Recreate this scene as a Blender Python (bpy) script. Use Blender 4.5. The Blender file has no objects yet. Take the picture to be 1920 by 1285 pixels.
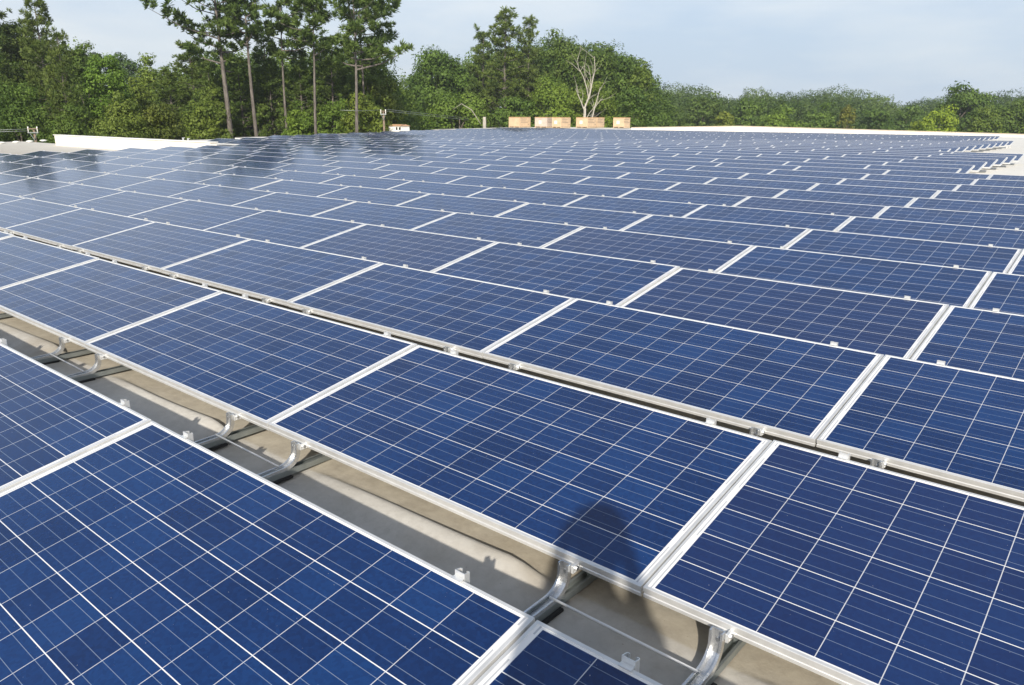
import bpy, bmesh, math, random
import numpy as np
from mathutils import Vector, Matrix

scene = bpy.context.scene
R = math.radians
rng = np.random.default_rng(7)
random.seed(7)

# ---------------------------------------------------------------- camera
F_PX = 1459.05                      # focal length in pixels of the 1920 px wide photograph
HORIZON = 216.6
FWD = Vector((-0.61880, 0.73386, -0.28023))
RIGHT = Vector((0.76368, 0.64558, 0.00426))
UP = Vector((-0.18404, 0.21137, 0.95992))
cam_data = bpy.data.cameras.new("camera")
cam_data.sensor_fit = 'HORIZONTAL'
cam_data.sensor_width = 36.0
cam_data.lens = 36.0 * F_PX / 1920.0
cam_data.clip_start = 0.02
cam_data.clip_end = 6000
cam = bpy.data.objects.new("camera", cam_data)
m = Matrix((RIGHT, UP, -FWD)).transposed().to_4x4()
cam.matrix_world = m
scene.collection.objects.link(cam)
scene.camera = cam

# ---------------------------------------------------------------- light
TO_SUN = Vector((0.4908, -0.7282, 0.4783)).normalized()
SUN_EL = math.asin(TO_SUN.z)
SUN_ROT = math.atan2(TO_SUN.x, TO_SUN.y)
world = bpy.data.worlds.new("World")
scene.world = world
world.use_nodes = True
wn, wl = world.node_tree.nodes, world.node_tree.links
wn.clear()
w_out = wn.new("ShaderNodeOutputWorld")
w_bg = wn.new("ShaderNodeBackground")
w_bg.inputs[1].default_value = 0.087
w_sky = wn.new("ShaderNodeTexSky")
w_sky.sky_type = 'NISHITA'
w_sky.sun_disc = False
w_sky.sun_elevation = SUN_EL
w_sky.sun_rotation = SUN_ROT
w_sky.air_density = 1.0
w_sky.dust_density = 2.2
w_sky.ozone_density = 1.6
# thin high cloud: noise over the sky direction, stretched along the horizon
w_tc = wn.new("ShaderNodeTexCoord")
w_map = wn.new("ShaderNodeMapping")
w_map.inputs['Scale'].default_value = (1.6, 1.6, 6.5)
w_map.inputs['Rotation'].default_value = (0.12, -0.08, 0.4)
w_noise = wn.new("ShaderNodeTexNoise")
w_noise.inputs['Scale'].default_value = 1.5
w_noise.inputs['Detail'].default_value = 7
w_noise.inputs['Roughness'].default_value = 0.56
w_ramp = wn.new("ShaderNodeValToRGB")
w_ramp.color_ramp.elements[0].position = 0.38
w_ramp.color_ramp.elements[0].color = (0.44, 0.535, 0.66, 1)
w_ramp.color_ramp.elements[1].position = 0.66
w_ramp.color_ramp.elements[1].color = (0.635, 0.675, 0.715, 1)
w_gain = wn.new("ShaderNodeVectorMath")
w_gain.operation = 'SCALE'
w_gain.inputs['Scale'].default_value = 13.3
w_mix = wn.new("ShaderNodeMix")
w_mix.data_type = 'RGBA'
w_mix.inputs['Factor'].default_value = 0.78
wl.new(w_tc.outputs['Generated'], w_map.inputs['Vector'])
wl.new(w_map.outputs[0], w_noise.inputs['Vector'])
wl.new(w_noise.outputs['Fac'], w_ramp.inputs[0])
w_sep = wn.new("ShaderNodeSeparateXYZ")
w_thin = wn.new("ShaderNodeMapRange")
w_thin.inputs['From Min'].default_value = 0.12
w_thin.inputs['From Max'].default_value = 0.50
w_thin.inputs['To Min'].default_value = 0.80
w_thin.inputs['To Max'].default_value = 0.24
wl.new(w_tc.outputs['Generated'], w_sep.inputs[0])
wl.new(w_sep.outputs['Z'], w_thin.inputs['Value'])
wl.new(w_thin.outputs[0], w_mix.inputs['Factor'])
wl.new(w_ramp.outputs[0], w_gain.inputs[0])
wl.new(w_gain.outputs[0], w_mix.inputs['B'])
wl.new(w_sky.outputs[0], w_mix.inputs['A'])
wl.new(w_mix.outputs['Result'], w_bg.inputs[0])
wl.new(w_bg.outputs[0], w_out.inputs[0])

sun_data = bpy.data.lights.new("sun", 'SUN')
sun_data.energy = 4.7
sun_data.angle = R(0.8)
sun_data.color = (1.0, 0.92, 0.80)
sun = bpy.data.objects.new("sun", sun_data)
sun.rotation_euler = TO_SUN.to_track_quat('Z', 'Y').to_euler()
sun.location = (10, -15, 30)
scene.collection.objects.link(sun)

scene.view_settings.view_transform = 'Standard'
scene.view_settings.look = 'None'
scene.view_settings.exposure = 0.35
scene.view_settings.gamma = 1.0
scene.view_settings.use_curve_mapping = False

# ---------------------------------------------------------------- helpers
COL = scene.collection

def tag(o, label=None, cat=None, group=None, kind=None):
    if label: o['label'] = label
    if cat: o['category'] = cat
    if group: o['group'] = group
    if kind: o['kind'] = kind
    return o

def empty(name, loc=(0, 0, 0), rot=(0, 0, 0)):
    o = bpy.data.objects.new(name, None)
    o.empty_display_size = 0.2
    o.location = loc
    o.rotation_euler = rot
    COL.objects.link(o)
    return o

def link(name, me, parent=None, loc=None, rot=None):
    o = bpy.data.objects.new(name, me)
    COL.objects.link(o)
    if parent: o.parent = parent
    if loc is not None: o.location = loc
    if rot is not None: o.rotation_euler = rot
    return o

class MB:
    """collects boxes, bars, tubes and profiles and builds ONE mesh"""
    def __init__(self):
        self.v, self.f, self.m = [], [], []
    def add(self, vs, fs, mi=0):
        n = len(self.v)
        self.v += [tuple(p) for p in vs]
        self.f += [tuple(i + n for i in f) for f in fs]
        self.m += [mi] * len(fs)
        return self
    def box(self, x0, x1, y0, y1, z0, z1, mi=0):
        vs = [(x, y, z) for x in (x0, x1) for y in (y0, y1) for z in (z0, z1)]
        fs = [(0, 1, 3, 2), (4, 6, 7, 5), (0, 4, 5, 1), (2, 3, 7, 6), (0, 2, 6, 4), (1, 5, 7, 3)]
        return self.add(vs, fs, mi)
    def tube(self, pts, rad, n=8, mi=0, cap=True):
        pts = [Vector(p) for p in pts]
        rads = rad if isinstance(rad, (list, tuple)) else [rad] * len(pts)
        vs, fs = [], []
        prev = None
        for i, p in enumerate(pts):
            a = pts[max(i - 1, 0)]; b = pts[min(i + 1, len(pts) - 1)]
            t = (b - a).normalized()
            if prev is None:
                ref = Vector((0, 0, 1)) if abs(t.z) < 0.9 else Vector((1, 0, 0))
                u = t.cross(ref).normalized()
            else:
                u = (prev - t * prev.dot(t)).normalized()
            prev = u
            w = t.cross(u)
            for k in range(n):
                ang = 2 * math.pi * k / n
                vs.append(p + (u * math.cos(ang) + w * math.sin(ang)) * rads[i])
        for i in range(len(pts) - 1):
            for k in range(n):
                a = i * n + k; b = i * n + (k + 1) % n
                fs.append((a, b, b + n, a + n))
        if cap:
            fs.append(tuple(range(n))[::-1])
            fs.append(tuple((len(pts) - 1) * n + k for k in range(n)))
        return self.add(vs, fs, mi)
    def extrude(self, prof, axis_pts, mi=0):
        """prof: closed list of (a, b); axis_pts: list of functions giving 3-D from (a, b)"""
        n = len(prof)
        vs, fs = [], []
        for fn in axis_pts:
            vs += [fn(a, b) for a, b in prof]
        for i in range(len(axis_pts) - 1):
            for k in range(n):
                a = i * n + k; b = i * n + (k + 1) % n
                fs.append((a, b, b + n, a + n))
        return self.add(vs, fs, mi)
    def mesh(self, name, mats, smooth=False, bevel=0):
        me = bpy.data.meshes.new(name)
        me.from_pydata(self.v, [], self.f)
        mats = mats if isinstance(mats, (list, tuple)) else [mats]
        for mt in mats: me.materials.append(mt)
        me.polygons.foreach_set('material_index', self.m)
        bm = bmesh.new(); bm.from_mesh(me)
        bmesh.ops.recalc_face_normals(bm, faces=bm.faces)
        if bevel:
            es = [e for e in bm.edges if len(e.link_faces) == 2 and e.calc_face_angle(0) > 0.6]
            bmesh.ops.bevel(bm, geom=es, offset=bevel, segments=2, affect='EDGES', clamp_overlap=True)
        bm.to_mesh(me); bm.free()
        if smooth: me.polygons.foreach_set('use_smooth', [True] * len(me.polygons))
        me.update()
        return me

def np_mesh(name, verts, faces_flat, nper, mats, mat_idx=None, uv=None, tint=None, smooth=False):
    me = bpy.data.meshes.new(name)
    nf = len(faces_flat) // nper
    me.vertices.add(len(verts)); me.vertices.foreach_set('co', np.asarray(verts, np.float32).ravel())
    me.loops.add(len(faces_flat)); me.loops.foreach_set('vertex_index', np.asarray(faces_flat, np.int32))
    me.polygons.add(nf)
    me.polygons.foreach_set('loop_start', np.arange(nf, dtype=np.int32) * nper)
    me.polygons.foreach_set('loop_total', np.full(nf, nper, np.int32))
    for mt in (mats if isinstance(mats, (list, tuple)) else [mats]): me.materials.append(mt)
    if mat_idx is not None: me.polygons.foreach_set('material_index', np.asarray(mat_idx, np.int32))
    me.polygons.foreach_set('use_smooth', [bool(smooth)] * nf)
    me.update(calc_edges=True)
    if uv is not None:
        l = me.uv_layers.new(name='UVMap'); l.data.foreach_set('uv', np.asarray(uv, np.float32).ravel())
    if tint is not None:
        a = me.attributes.new('tint', 'FLOAT', 'FACE'); a.data.foreach_set('value', np.asarray(tint, np.float32))
    return me

def at(px, d, z=0.0):
    """ground point d metres ahead in the horizontal direction of photo column px"""
    t = (px - 960.0) / F_PX
    f = Vector((-0.6446, 0.7645)); r = Vector((0.7645, 0.6446))
    p = (f + r * t / 0.96 * 0.9600) * d
    return Vector((p.x, p.y, z))

def zof(y, d):
    return -(y - HORIZON) / F_PX * d

ORD = ['zeroth', 'first', 'second', 'third', 'fourth', 'fifth', 'sixth', 'seventh', 'eighth', 'ninth', 'tenth',
       'eleventh', 'twelfth', 'thirteenth', 'fourteenth', 'fifteenth', 'sixteenth', 'seventeenth', 'eighteenth',
       'nineteenth', 'twentieth', 'twenty-first', 'twenty-second', 'twenty-third', 'twenty-fourth', 'twenty-fifth',
       'twenty-sixth', 'twenty-seventh', 'twenty-eighth', 'twenty-ninth', 'thirtieth']

# ---------------------------------------------------------------- materials
def mat(name):
    mt = bpy.data.materials.new(name)
    mt.use_nodes = True
    nt = mt.node_tree
    return mt, nt.nodes, nt.links, nt.nodes['Principled BSDF']

def math_node(nt, op, a, b=None, c=None):
    n = nt.nodes.new('ShaderNodeMath'); n.operation = op
    for i, x in enumerate((a, b, c)):
        if x is None: continue
        if isinstance(x, (int, float)): n.inputs[i].default_value = x
        else: nt.links.new(x, n.inputs[i])
    return n.outputs[0]

def mix_rgb(nt, fac, a, b, blend='MIX'):
    n = nt.nodes.new('ShaderNodeMix'); n.data_type = 'RGBA'; n.blend_type = blend
    for key, x in (('Factor', fac), ('A', a), ('B', b)):
        s = n.inputs[key]
        if isinstance(x, (int, float)): s.default_value = x
        elif isinstance(x, tuple): s.default_value = (*x, 1) if len(x) == 3 else x
        else: nt.links.new(x, s)
    return n.outputs['Result']

def noise(nt, scale, detail=4, rough=0.55, coord='Object', vec=None):
    n = nt.nodes.new('ShaderNodeTexNoise')
    n.inputs['Scale'].default_value = scale; n.inputs['Detail'].default_value = detail
    n.inputs['Roughness'].default_value = rough
    if vec is None:
        tc = nt.nodes.new('ShaderNodeTexCoord'); vec = tc.outputs[coord]
    nt.links.new(vec, n.inputs['Vector'])
    return n.outputs['Fac']

def ramp(nt, fac, stops):
    n = nt.nodes.new('ShaderNodeValToRGB')
    els = n.color_ramp.elements
    while len(els) < len(stops): els.new(0.5)
    for e, (p, c) in zip(els, stops):
        e.position = p; e.color = (*c, 1) if len(c) == 3 else c
    nt.links.new(fac, n.inputs[0])
    return n.outputs[0]

def bump(nt, bsdf, height, strength=0.3, dist=0.01):
    n = nt.nodes.new('ShaderNodeBump')
    n.inputs['Strength'].default_value = strength; n.inputs['Distance'].default_value = dist
    nt.links.new(height, n.inputs['Height'])
    nt.links.new(n.outputs[0], bsdf.inputs['Normal'])

def simple(name, col, rough=0.6, metal=0.0, var=0.12, scale=6.0, bmp=0.0):
    mt, n, l, b = mat(name)
    nt = mt.node_tree
    f = noise(nt, scale, 5)
    lo = tuple(c * (1 - var) for c in col); hi = tuple(min(1, c * (1 + var)) for c in col)
    l.new(ramp(nt, f, [(0.3, lo), (0.7, hi)]), b.inputs['Base Color'])
    b.inputs['Roughness'].default_value = rough
    b.inputs['Metallic'].default_value = metal
    if bmp: bump(nt, b, noise(nt, scale * 6, 4), bmp, 0.01)
    return mt

PAN_L, PAN_W, PAN_H = 2.030, 0.990, 0.040
CU, CV = 0.1640, 0.1595
MU, MV = (PAN_L - 12 * CU) / 2, (PAN_W - 6 * CV) / 2

def cell_material():
    mt, n, l, b = mat('solar_cells_under_glass')
    nt = mt.node_tree
    uv = n.new('ShaderNodeUVMap'); uv.uv_map = 'UVMap'
    sep = n.new('ShaderNodeSeparateXYZ'); l.new(uv.outputs[0], sep.inputs[0])
    M = lambda op, a, b_=None, c=None: math_node(nt, op, a, b_, c)
    u, v = sep.outputs[0], sep.outputs[1]
    cu = M('DIVIDE', M('SUBTRACT', u, MU), CU)
    cv = M('DIVIDE', M('SUBTRACT', v, MV), CV)
    fu, fv = M('FRACT', cu), M('FRACT', cv)
    iu, iv = M('FLOOR', cu), M('FLOOR', cv)
    inside = M('MULTIPLY', M('MULTIPLY', M('GREATER_THAN', cu, 0.0), M('LESS_THAN', cu, 12.0)),
               M('MULTIPLY', M('GREATER_THAN', cv, 0.0), M('LESS_THAN', cv, 6.0)))
    # gaps between cells
    col_gap = M('GREATER_THAN', M('ABSOLUTE', M('SUBTRACT', fu, 0.5)), 0.5 - 0.0013 / CU)
    row_gap = M('GREATER_THAN', M('ABSOLUTE', M('SUBTRACT', fv, 0.5)), 0.5 - 0.0015 / CV)
    gap = M('MAXIMUM', col_gap, row_gap)
    # three busbars along each cell
    f3 = M('FRACT', M('MULTIPLY', fv, 3.0))
    bus = M('LESS_THAN', M('ABSOLUTE', M('SUBTRACT', f3, 0.5)), 0.0008 * 3 / CV)
    # per cell and per panel tone
    oi = n.new('ShaderNodeObjectInfo')
    comb = n.new('ShaderNodeCombineXYZ')
    l.new(iu, comb.inputs[0]); l.new(iv, comb.inputs[1]); l.new(M('MULTIPLY', oi.outputs['Random'], 97.0), comb.inputs[2])
    wnz = n.new('ShaderNodeTexWhiteNoise'); wnz.noise_dimensions = '3D'
    l.new(comb.outputs[0], wnz.inputs['Vector'])
    geo = n.new('ShaderNodeNewGeometry')
    vor = n.new('ShaderNodeTexVoronoi'); vor.inputs['Scale'].default_value = 95
    l.new(geo.outputs['Position'], vor.inputs['Vector'])
    grain = n.new('ShaderNodeSeparateColor'); l.new(vor.outputs['Color'], grain.inputs[0])
    big = noise(nt, 2.2, 3, 0.5, vec=geo.outputs['Position'])
    tone = M('ADD', M('ADD', M('MULTIPLY', wnz.outputs['Value'], 0.40), M('MULTIPLY', grain.outputs[0], 0.26)),
             M('MULTIPLY', big, 0.4))
    cell = ramp(nt, tone, [(0.22, (0.0026, 0.0170, 0.080)), (0.5, (0.0035, 0.0240, 0.107)), (0.8, (0.0052, 0.0350, 0.140))])
    # some panels lean to violet, as a batch of wafers does
    violet = M('GREATER_THAN', oi.outputs['Random'], 0.86)
    cell = mix_rgb(nt, M('MULTIPLY', violet, 0.45), cell, (0.012, 0.021, 0.084))
    col = mix_rgb(nt, M('MULTIPLY', bus, 0.62), cell, (0.26, 0.33, 0.44))
    col = mix_rgb(nt, M('MULTIPLY', col_gap, 0.8), col, (0.62, 0.64, 0.68))
    col = mix_rgb(nt, M('MULTIPLY', row_gap, 0.95), col, (0.80, 0.81, 0.82))
    # white backsheet in the margins, with the tinned ribbons that join the strings at both short ends
    end_d = M('MINIMUM', u, M('SUBTRACT', PAN_L, u))
    rib_line = M('LESS_THAN', M('ABSOLUTE', M('SUBTRACT', end_d, 0.0215)), 0.0028)
    rib_part = M('LESS_THAN', M('FRACT', M('ADD', M('MULTIPLY', cv, 0.5), 0.08)), 0.70)
    sheet = mix_rgb(nt, M('MULTIPLY', M('MULTIPLY', rib_line, rib_part), 0.75), (0.80, 0.80, 0.80), (0.36, 0.38, 0.42))
    col = mix_rgb(nt, inside, sheet, col)
    # dust specks and bird spots
    sp = noise(nt, 160, 1, 0.4, vec=geo.outputs['Position'])
    speck = M('GREATER_THAN', sp, 0.815)
    col = mix_rgb(nt, M('MULTIPLY', speck, 0.5), col, (0.6, 0.6, 0.57))
    l.new(col, b.inputs['Base Color'])
    smudge = noise(nt, 5.5, 5, 0.6, vec=geo.outputs['Position'])
    l.new(M('ADD', M('MULTIPLY', smudge, 0.10), 0.055), b.inputs['Roughness'])
    b.inputs['IOR'].default_value = 1.58
    return mt

M_CELL = cell_material()
M_BACK = simple('white_backsheet', (0.72, 0.72, 0.70), 0.6, 0, 0.04)
M_ALU = simple('anodised_aluminium', (0.80, 0.80, 0.79), 0.36, 0.55, 0.09, 13)
M_CAST = simple('bare_aluminium', (0.80, 0.81, 0.81), 0.30, 0.62, 0.10, 22, 0.15)
M_BRKT = simple('extruded_aluminium', (0.72, 0.73, 0.74), 0.26, 0.88, 0.12, 26, 0.12)
M_STEEL = simple('galvanised_steel', (0.30, 0.33, 0.33), 0.42, 0.7, 0.18, 10)
M_BOLT = simple('zinc_bolt', (0.45, 0.46, 0.47), 0.3, 0.9, 0.1, 20)
M_RUBBER = simple('black_rubber', (0.018, 0.018, 0.018), 0.7, 0, 0.2)
M_WIRE = simple('white_coated_rod', (0.80, 0.80, 0.79), 0.4, 0.2, 0.05)
M_CABLE = simple('power_cable', (0.10, 0.10, 0.10), 0.6, 0, 0.1)
M_CARD = simple('cardboard', (0.54, 0.40, 0.26), 0.85, 0, 0.12, 2.5)
M_CARD2 = simple('grey_wrapped_cardboard', (0.50, 0.42, 0.36), 0.6, 0, 0.12, 2.5)
M_CARDTOP = simple('cardboard_lid', (0.48, 0.30, 0.16), 0.85, 0, 0.12, 2.5)
M_PRINT = simple('printed_ink', (0.20, 0.15, 0.12), 0.8, 0, 0.1)
M_PAPER = simple('white_paper', (0.72, 0.72, 0.68), 0.7, 0, 0.03)
M_PALLET = simple('pale_pallet_wood', (0.55, 0.42, 0.28), 0.85, 0, 0.2, 3)
M_WHITE = simple('white_painted_metal', (0.80, 0.79, 0.75), 0.5, 0, 0.05, 3)
M_TAN = simple('tan_metal', (0.50, 0.30, 0.17), 0.6, 0, 0.1)
M_DARK = simple('dark_opening', (0.02, 0.022, 0.025), 0.4, 0, 0.1)
M_POLE = simple('weathered_pole_wood', (0.20, 0.15, 0.11), 0.9, 0, 0.25, 3)
M_GLASSW = simple('pale_window', (0.70, 0.72, 0.72), 0.2, 0, 0.1)
M_SHEDW = simple('dark_shed_wall', (0.07, 0.07, 0.075), 0.8, 0, 0.2)

def membrane():
    mt, n, l, b = mat('roof_membrane')
    nt = mt.node_tree
    geo = n.new('ShaderNodeNewGeometry'); P = geo.outputs['Position']
    big = noise(nt, 0.16, 5, 0.6, vec=P)
    mid = noise(nt, 1.7, 6, 0.62, vec=P)
    fine = noise(nt, 26, 6, 0.7, vec=P)
    base = ramp(nt, mid, [(0.30, (0.35, 0.335, 0.305)), (0.52, (0.47, 0.455, 0.42)), (0.75, (0.56, 0.545, 0.505))])
    # dirt and algae gather in the wet strips between the rows nearest the eaves
    strip = noise(nt, 0.8, 5, 0.7, vec=P)
    base = mix_rgb(nt, math_node(nt, 'MULTIPLY', ramp(nt, strip, [(0.46, (0, 0, 0)), (0.66, (1, 1, 1))]), 0.55), base, (0.25, 0.21, 0.15))
    base = mix_rgb(nt, math_node(nt, 'MULTIPLY', ramp(nt, fine, [(0.45, (0, 0, 0)), (0.75, (1, 1, 1))]), 0.35), base, (0.26, 0.24, 0.21))
    sepd = n.new('ShaderNodeSeparateXYZ'); l.new(P, sepd.inputs[0])
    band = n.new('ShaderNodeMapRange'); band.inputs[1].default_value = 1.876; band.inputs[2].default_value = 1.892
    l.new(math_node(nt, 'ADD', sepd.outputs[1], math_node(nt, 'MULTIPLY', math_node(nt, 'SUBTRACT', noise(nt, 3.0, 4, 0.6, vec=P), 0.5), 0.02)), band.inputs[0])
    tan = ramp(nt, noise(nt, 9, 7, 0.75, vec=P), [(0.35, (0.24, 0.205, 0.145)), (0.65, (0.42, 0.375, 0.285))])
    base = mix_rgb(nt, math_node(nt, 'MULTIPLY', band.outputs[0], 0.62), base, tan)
    grit = math_node(nt, 'GREATER_THAN', noise(nt, 95, 2, 0.5, vec=P), 0.76)
    base = mix_rgb(nt, math_node(nt, 'MULTIPLY', grit, 0.6), base, (0.10, 0.085, 0.06))
    # clean, bright membrane on the far side of the roof
    sep = n.new('ShaderNodeSeparateXYZ'); l.new(P, sep.inputs[0])
    far = n.new('ShaderNodeMapRange'); far.inputs[1].default_value = 9; far.inputs[2].default_value = 22
    l.new(sep.outputs[1], far.inputs[0])
    clean = ramp(nt, big, [(0.3, (0.66, 0.645, 0.60)), (0.7, (0.74, 0.725, 0.68))])
    base = mix_rgb(nt, far.outputs[0], base, clean)
    # lapped seams of the sheets
    seam = math_node(nt, 'LESS_THAN', math_node(nt, 'ABSOLUTE', math_node(nt, 'SUBTRACT',
             math_node(nt, 'FRACT', math_node(nt, 'DIVIDE', math_node(nt, 'ADD', math_node(nt, 'ADD', sep.outputs[1], math_node(nt, 'MULTIPLY', noise(nt, 0.9, 2, 0.4, vec=P), 0.12)), -1.70), 2.9)), 0.5)), 0.0022)
    base = mix_rgb(nt, math_node(nt, 'MULTIPLY', seam, 0.75), base, (0.12, 0.10, 0.08))
    l.new(base, b.inputs['Base Color'])
    b.inputs['Roughness'].default_value = 0.75
    h = math_node(nt, 'ADD', math_node(nt, 'MULTIPLY', mid, 1.0), math_node(nt, 'MULTIPLY', fine, 0.25))
    bump(nt, b, h, 0.35, 0.02)
    return mt
M_ROOF = membrane()

def ground_mat():
    mt, n, l, b = mat('grass_and_leaf_litter')
    nt = mt.node_tree
    geo = n.new('ShaderNodeNewGeometry')
    a = noise(nt, 0.03, 6, 0.6, vec=geo.outputs['Position'])
    c = noise(nt, 1.5, 6, 0.7, vec=geo.outputs['Position'])
    g1 = ramp(nt, a, [(0.35, (0.045, 0.060, 0.020)), (0.6, (0.085, 0.095, 0.035)), (0.8, (0.13, 0.11, 0.06))])
    l.new(mix_rgb(nt, math_node(nt, 'MULTIPLY', c, 0.4), g1, (0.04, 0.05, 0.02)), b.inputs['Base Color'])
    b.inputs['Roughness'].default_value = 0.95
    return mt
M_GROUND = ground_mat()

def leaf_mat(name, dark, light, transl=0.25):
    mt, n, l, b = mat(name)
    nt = mt.node_tree
    at_ = n.new('ShaderNodeAttribute'); at_.attribute_name = 'tint'
    oi = n.new('ShaderNodeObjectInfo')
    c = ramp(nt, at_.outputs['Fac'], [(0.0, dark), (1.0, light)])
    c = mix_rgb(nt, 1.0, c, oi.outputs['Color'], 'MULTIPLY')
    l.new(c, b.inputs['Base Color'])
    b.inputs['Roughness'].default_value = 0.55
    b.inputs['Specular IOR Level'].default_value = 0.25
    tr = n.new('ShaderNodeBsdfTranslucent'); l.new(c, tr.inputs[0])
    mx = n.new('ShaderNodeMixShader'); mx.inputs[0].default_value = transl
    l.new(b.outputs[0], mx.inputs[1]); l.new(tr.outputs[0], mx.inputs[2])
    l.new(mx.outputs[0], n['Material Output'].inputs[0])
    return mt
M_LEAF = leaf_mat('broad_leaves', (0.044, 0.080, 0.017), (0.215, 0.262, 0.062), 0.34)
M_NEEDLE = leaf_mat('pine_needles', (0.046, 0.082, 0.020), (0.205, 0.250, 0.064), 0.3)

def bark(name, c0, c1):
    mt, n, l, b = mat(name)
    nt = mt.node_tree
    tc = n.new('ShaderNodeTexCoord'); mp = n.new('ShaderNodeMapping'); mp.inputs['Scale'].default_value = (5, 5, 1.1)
    l.new(tc.outputs['Object'], mp.inputs[0])
    f = noise(nt, 1.6, 6, 0.65, vec=mp.outputs[0])
    l.new(ramp(nt, f, [(0.35, c0), (0.65, c1)]), b.inputs['Base Color'])
    b.inputs['Roughness'].default_value = 0.9
    bump(nt, b, f, 0.6, 0.05)
    return mt
M_BARK = bark('pine_bark', (0.068, 0.058, 0.050), (0.190, 0.168, 0.150))
M_BARK2 = bark('grey_bark', (0.09, 0.075, 0.06), (0.22, 0.19, 0.155))
M_DEAD = bark('bleached_dead_wood', (0.27, 0.25, 0.21), (0.48, 0.45, 0.395))

# ---------------------------------------------------------------- roof surface and building
def z_edge(y):
    yy = min(y, 25.0)
    return -1.2246 - 0.00074 * y + 0.00023229 * yy * yy

def z_roof(x, y):
    z = z_edge(y) - 0.33
    if x < -31 and y < 20: z -= min(0.25, (-31 - x) * 0.03)
    if y > 62: z += min(0.08, (y - 62) * 0.008)
    return z

X0_ = -3.083937
def build_roof():
    xs = sorted(set([-57, -44, -47, -51, -58, -43.5, 30] + list(np.round(np.arange(-57, -8, 1.5), 3)) + list(np.round(np.arange(-8, 1.5, 0.06), 3)) + list(range(2, 30, 4)) + [-62, -56, -60]))
    ys = sorted(set([-6, 19, 28, 38, 46, 60, 62, 70.2, 82] + list(np.round(np.arange(-0.4, 1.6, 0.06), 3)) + list(np.round(np.arange(1.6, 2.2, 0.015), 3)) + list(np.round(np.arange(2.2, 2.9, 0.06), 3)) + list(np.round(np.arange(3, 24, 1.0), 3)) + list(range(24, 82, 3)) + [-6, -3, -1]))
    xs, ys = np.array(xs), np.array(ys)
    def inside(x, y):
        if x > -43.5: return y < 70.2
        left = -57 if y < 19 else (-44 if y < 28 else (-47 if y < 38 else (-51 if y < 46 else (-58 if y < 60 else -62))))
        return x > left
    idx, vs, fs = {}, [], []
    r2 = np.random.default_rng(3)
    ph = r2.uniform(0, 6.28, (14, 3))
    def wr(x, y):       # wrinkles and ponding hollows of a loose-laid membrane, only where the eye is near
        if x < -9 or x > 2 or y > 3.2: return 0
        s = 0
        for k in range(14):
            a = 0.25 * math.sin(ph[k, 2]); w = 2.2 + k * 0.8
            s += math.sin((x * (0.5 + a) + y * (1.3 - a)) * w + ph[k, 0] * 3) * 0.0034 / (1 + 0.12 * k)
        fr = (((x - X0_) / 2.03778) % 1.0 - 0.15) / 0.70     # the sheet is held down at the rails and billows between them
        if 0 < fr < 1:
            ends = min(1, fr / 0.10) * min(1, (1 - fr) / 0.16)
            ends = ends * ends * (3 - 2 * ends)
            f_ = min(1, max(0, (y - 1.70) / 0.165)); f_ = f_ * f_ * (3 - 2 * f_)
            b_ = min(1, max(0, (1.905 - y) / 0.028))
            s += (0.010 + 0.050 * fr) * ends * f_ * b_
        return s
    def vert(i, j):
        if (i, j) not in idx:
            x, y = float(xs[i]), float(ys[j])
            idx[(i, j)] = len(vs); vs.append((x, y, z_roof(x, y) + wr(x, y)))
        return idx[(i, j)]
    for i in range(len(xs) - 1):
        for j in range(len(ys) - 1):
            if inside((xs[i] + xs[i + 1]) / 2, (ys[j] + ys[j + 1]) / 2):
                fs.append((vert(i, j), vert(i + 1, j), vert(i + 1, j + 1), vert(i, j + 1)))
    me = bpy.data.meshes.new('roof')
    me.from_pydata(vs, [], fs); me.materials.append(M_ROOF)
    me.polygons.foreach_set('use_smooth', [True] * len(fs)); me.update()
    return me

GROUND_Z = -9.0
gm = bpy.data.meshes.new('ground')
gm.from_pydata([(-3000, -3000, GROUND_Z), (3000, -3000, GROUND_Z), (3000, 3000, GROUND_Z), (-3000, 3000, GROUND_Z)], [], [(0, 1, 2, 3)])
gm.materials.append(M_GROUND)
tag(link('ground', gm), kind='structure')

bld = empty('flat_roofed_building', (0, 0, GROUND_Z))
tag(bld, 'wide flat-roofed building with pale membrane roof under the whole solar array', 'building')
up = Vector((0, 0, -GROUND_Z))
link('roof', build_roof(), bld, up)
poly = [(-57, -6), (-57, 19), (-44, 19), (-44, 28), (-47, 28), (-47, 38), (-51, 38), (-51, 46), (-58, 46), (-58, 60), (-62, 60), (-62, 82), (-43.5, 82), (-43.5, 70.2), (30, 70.2), (30, -6)]
mb = MB()
for a, b in zip(poly, poly[1:] + poly[:1]):
    za, zb = z_roof(*a) - 0.03, z_roof(*b) - 0.03
    mb.add([(*a, GROUND_Z - 0.2), (*b, GROUND_Z - 0.2), (*b, zb), (*a, za)], [(0, 1, 2, 3)])
link('wall', mb.mesh('wall', M_WHITE), bld, up)
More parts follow.
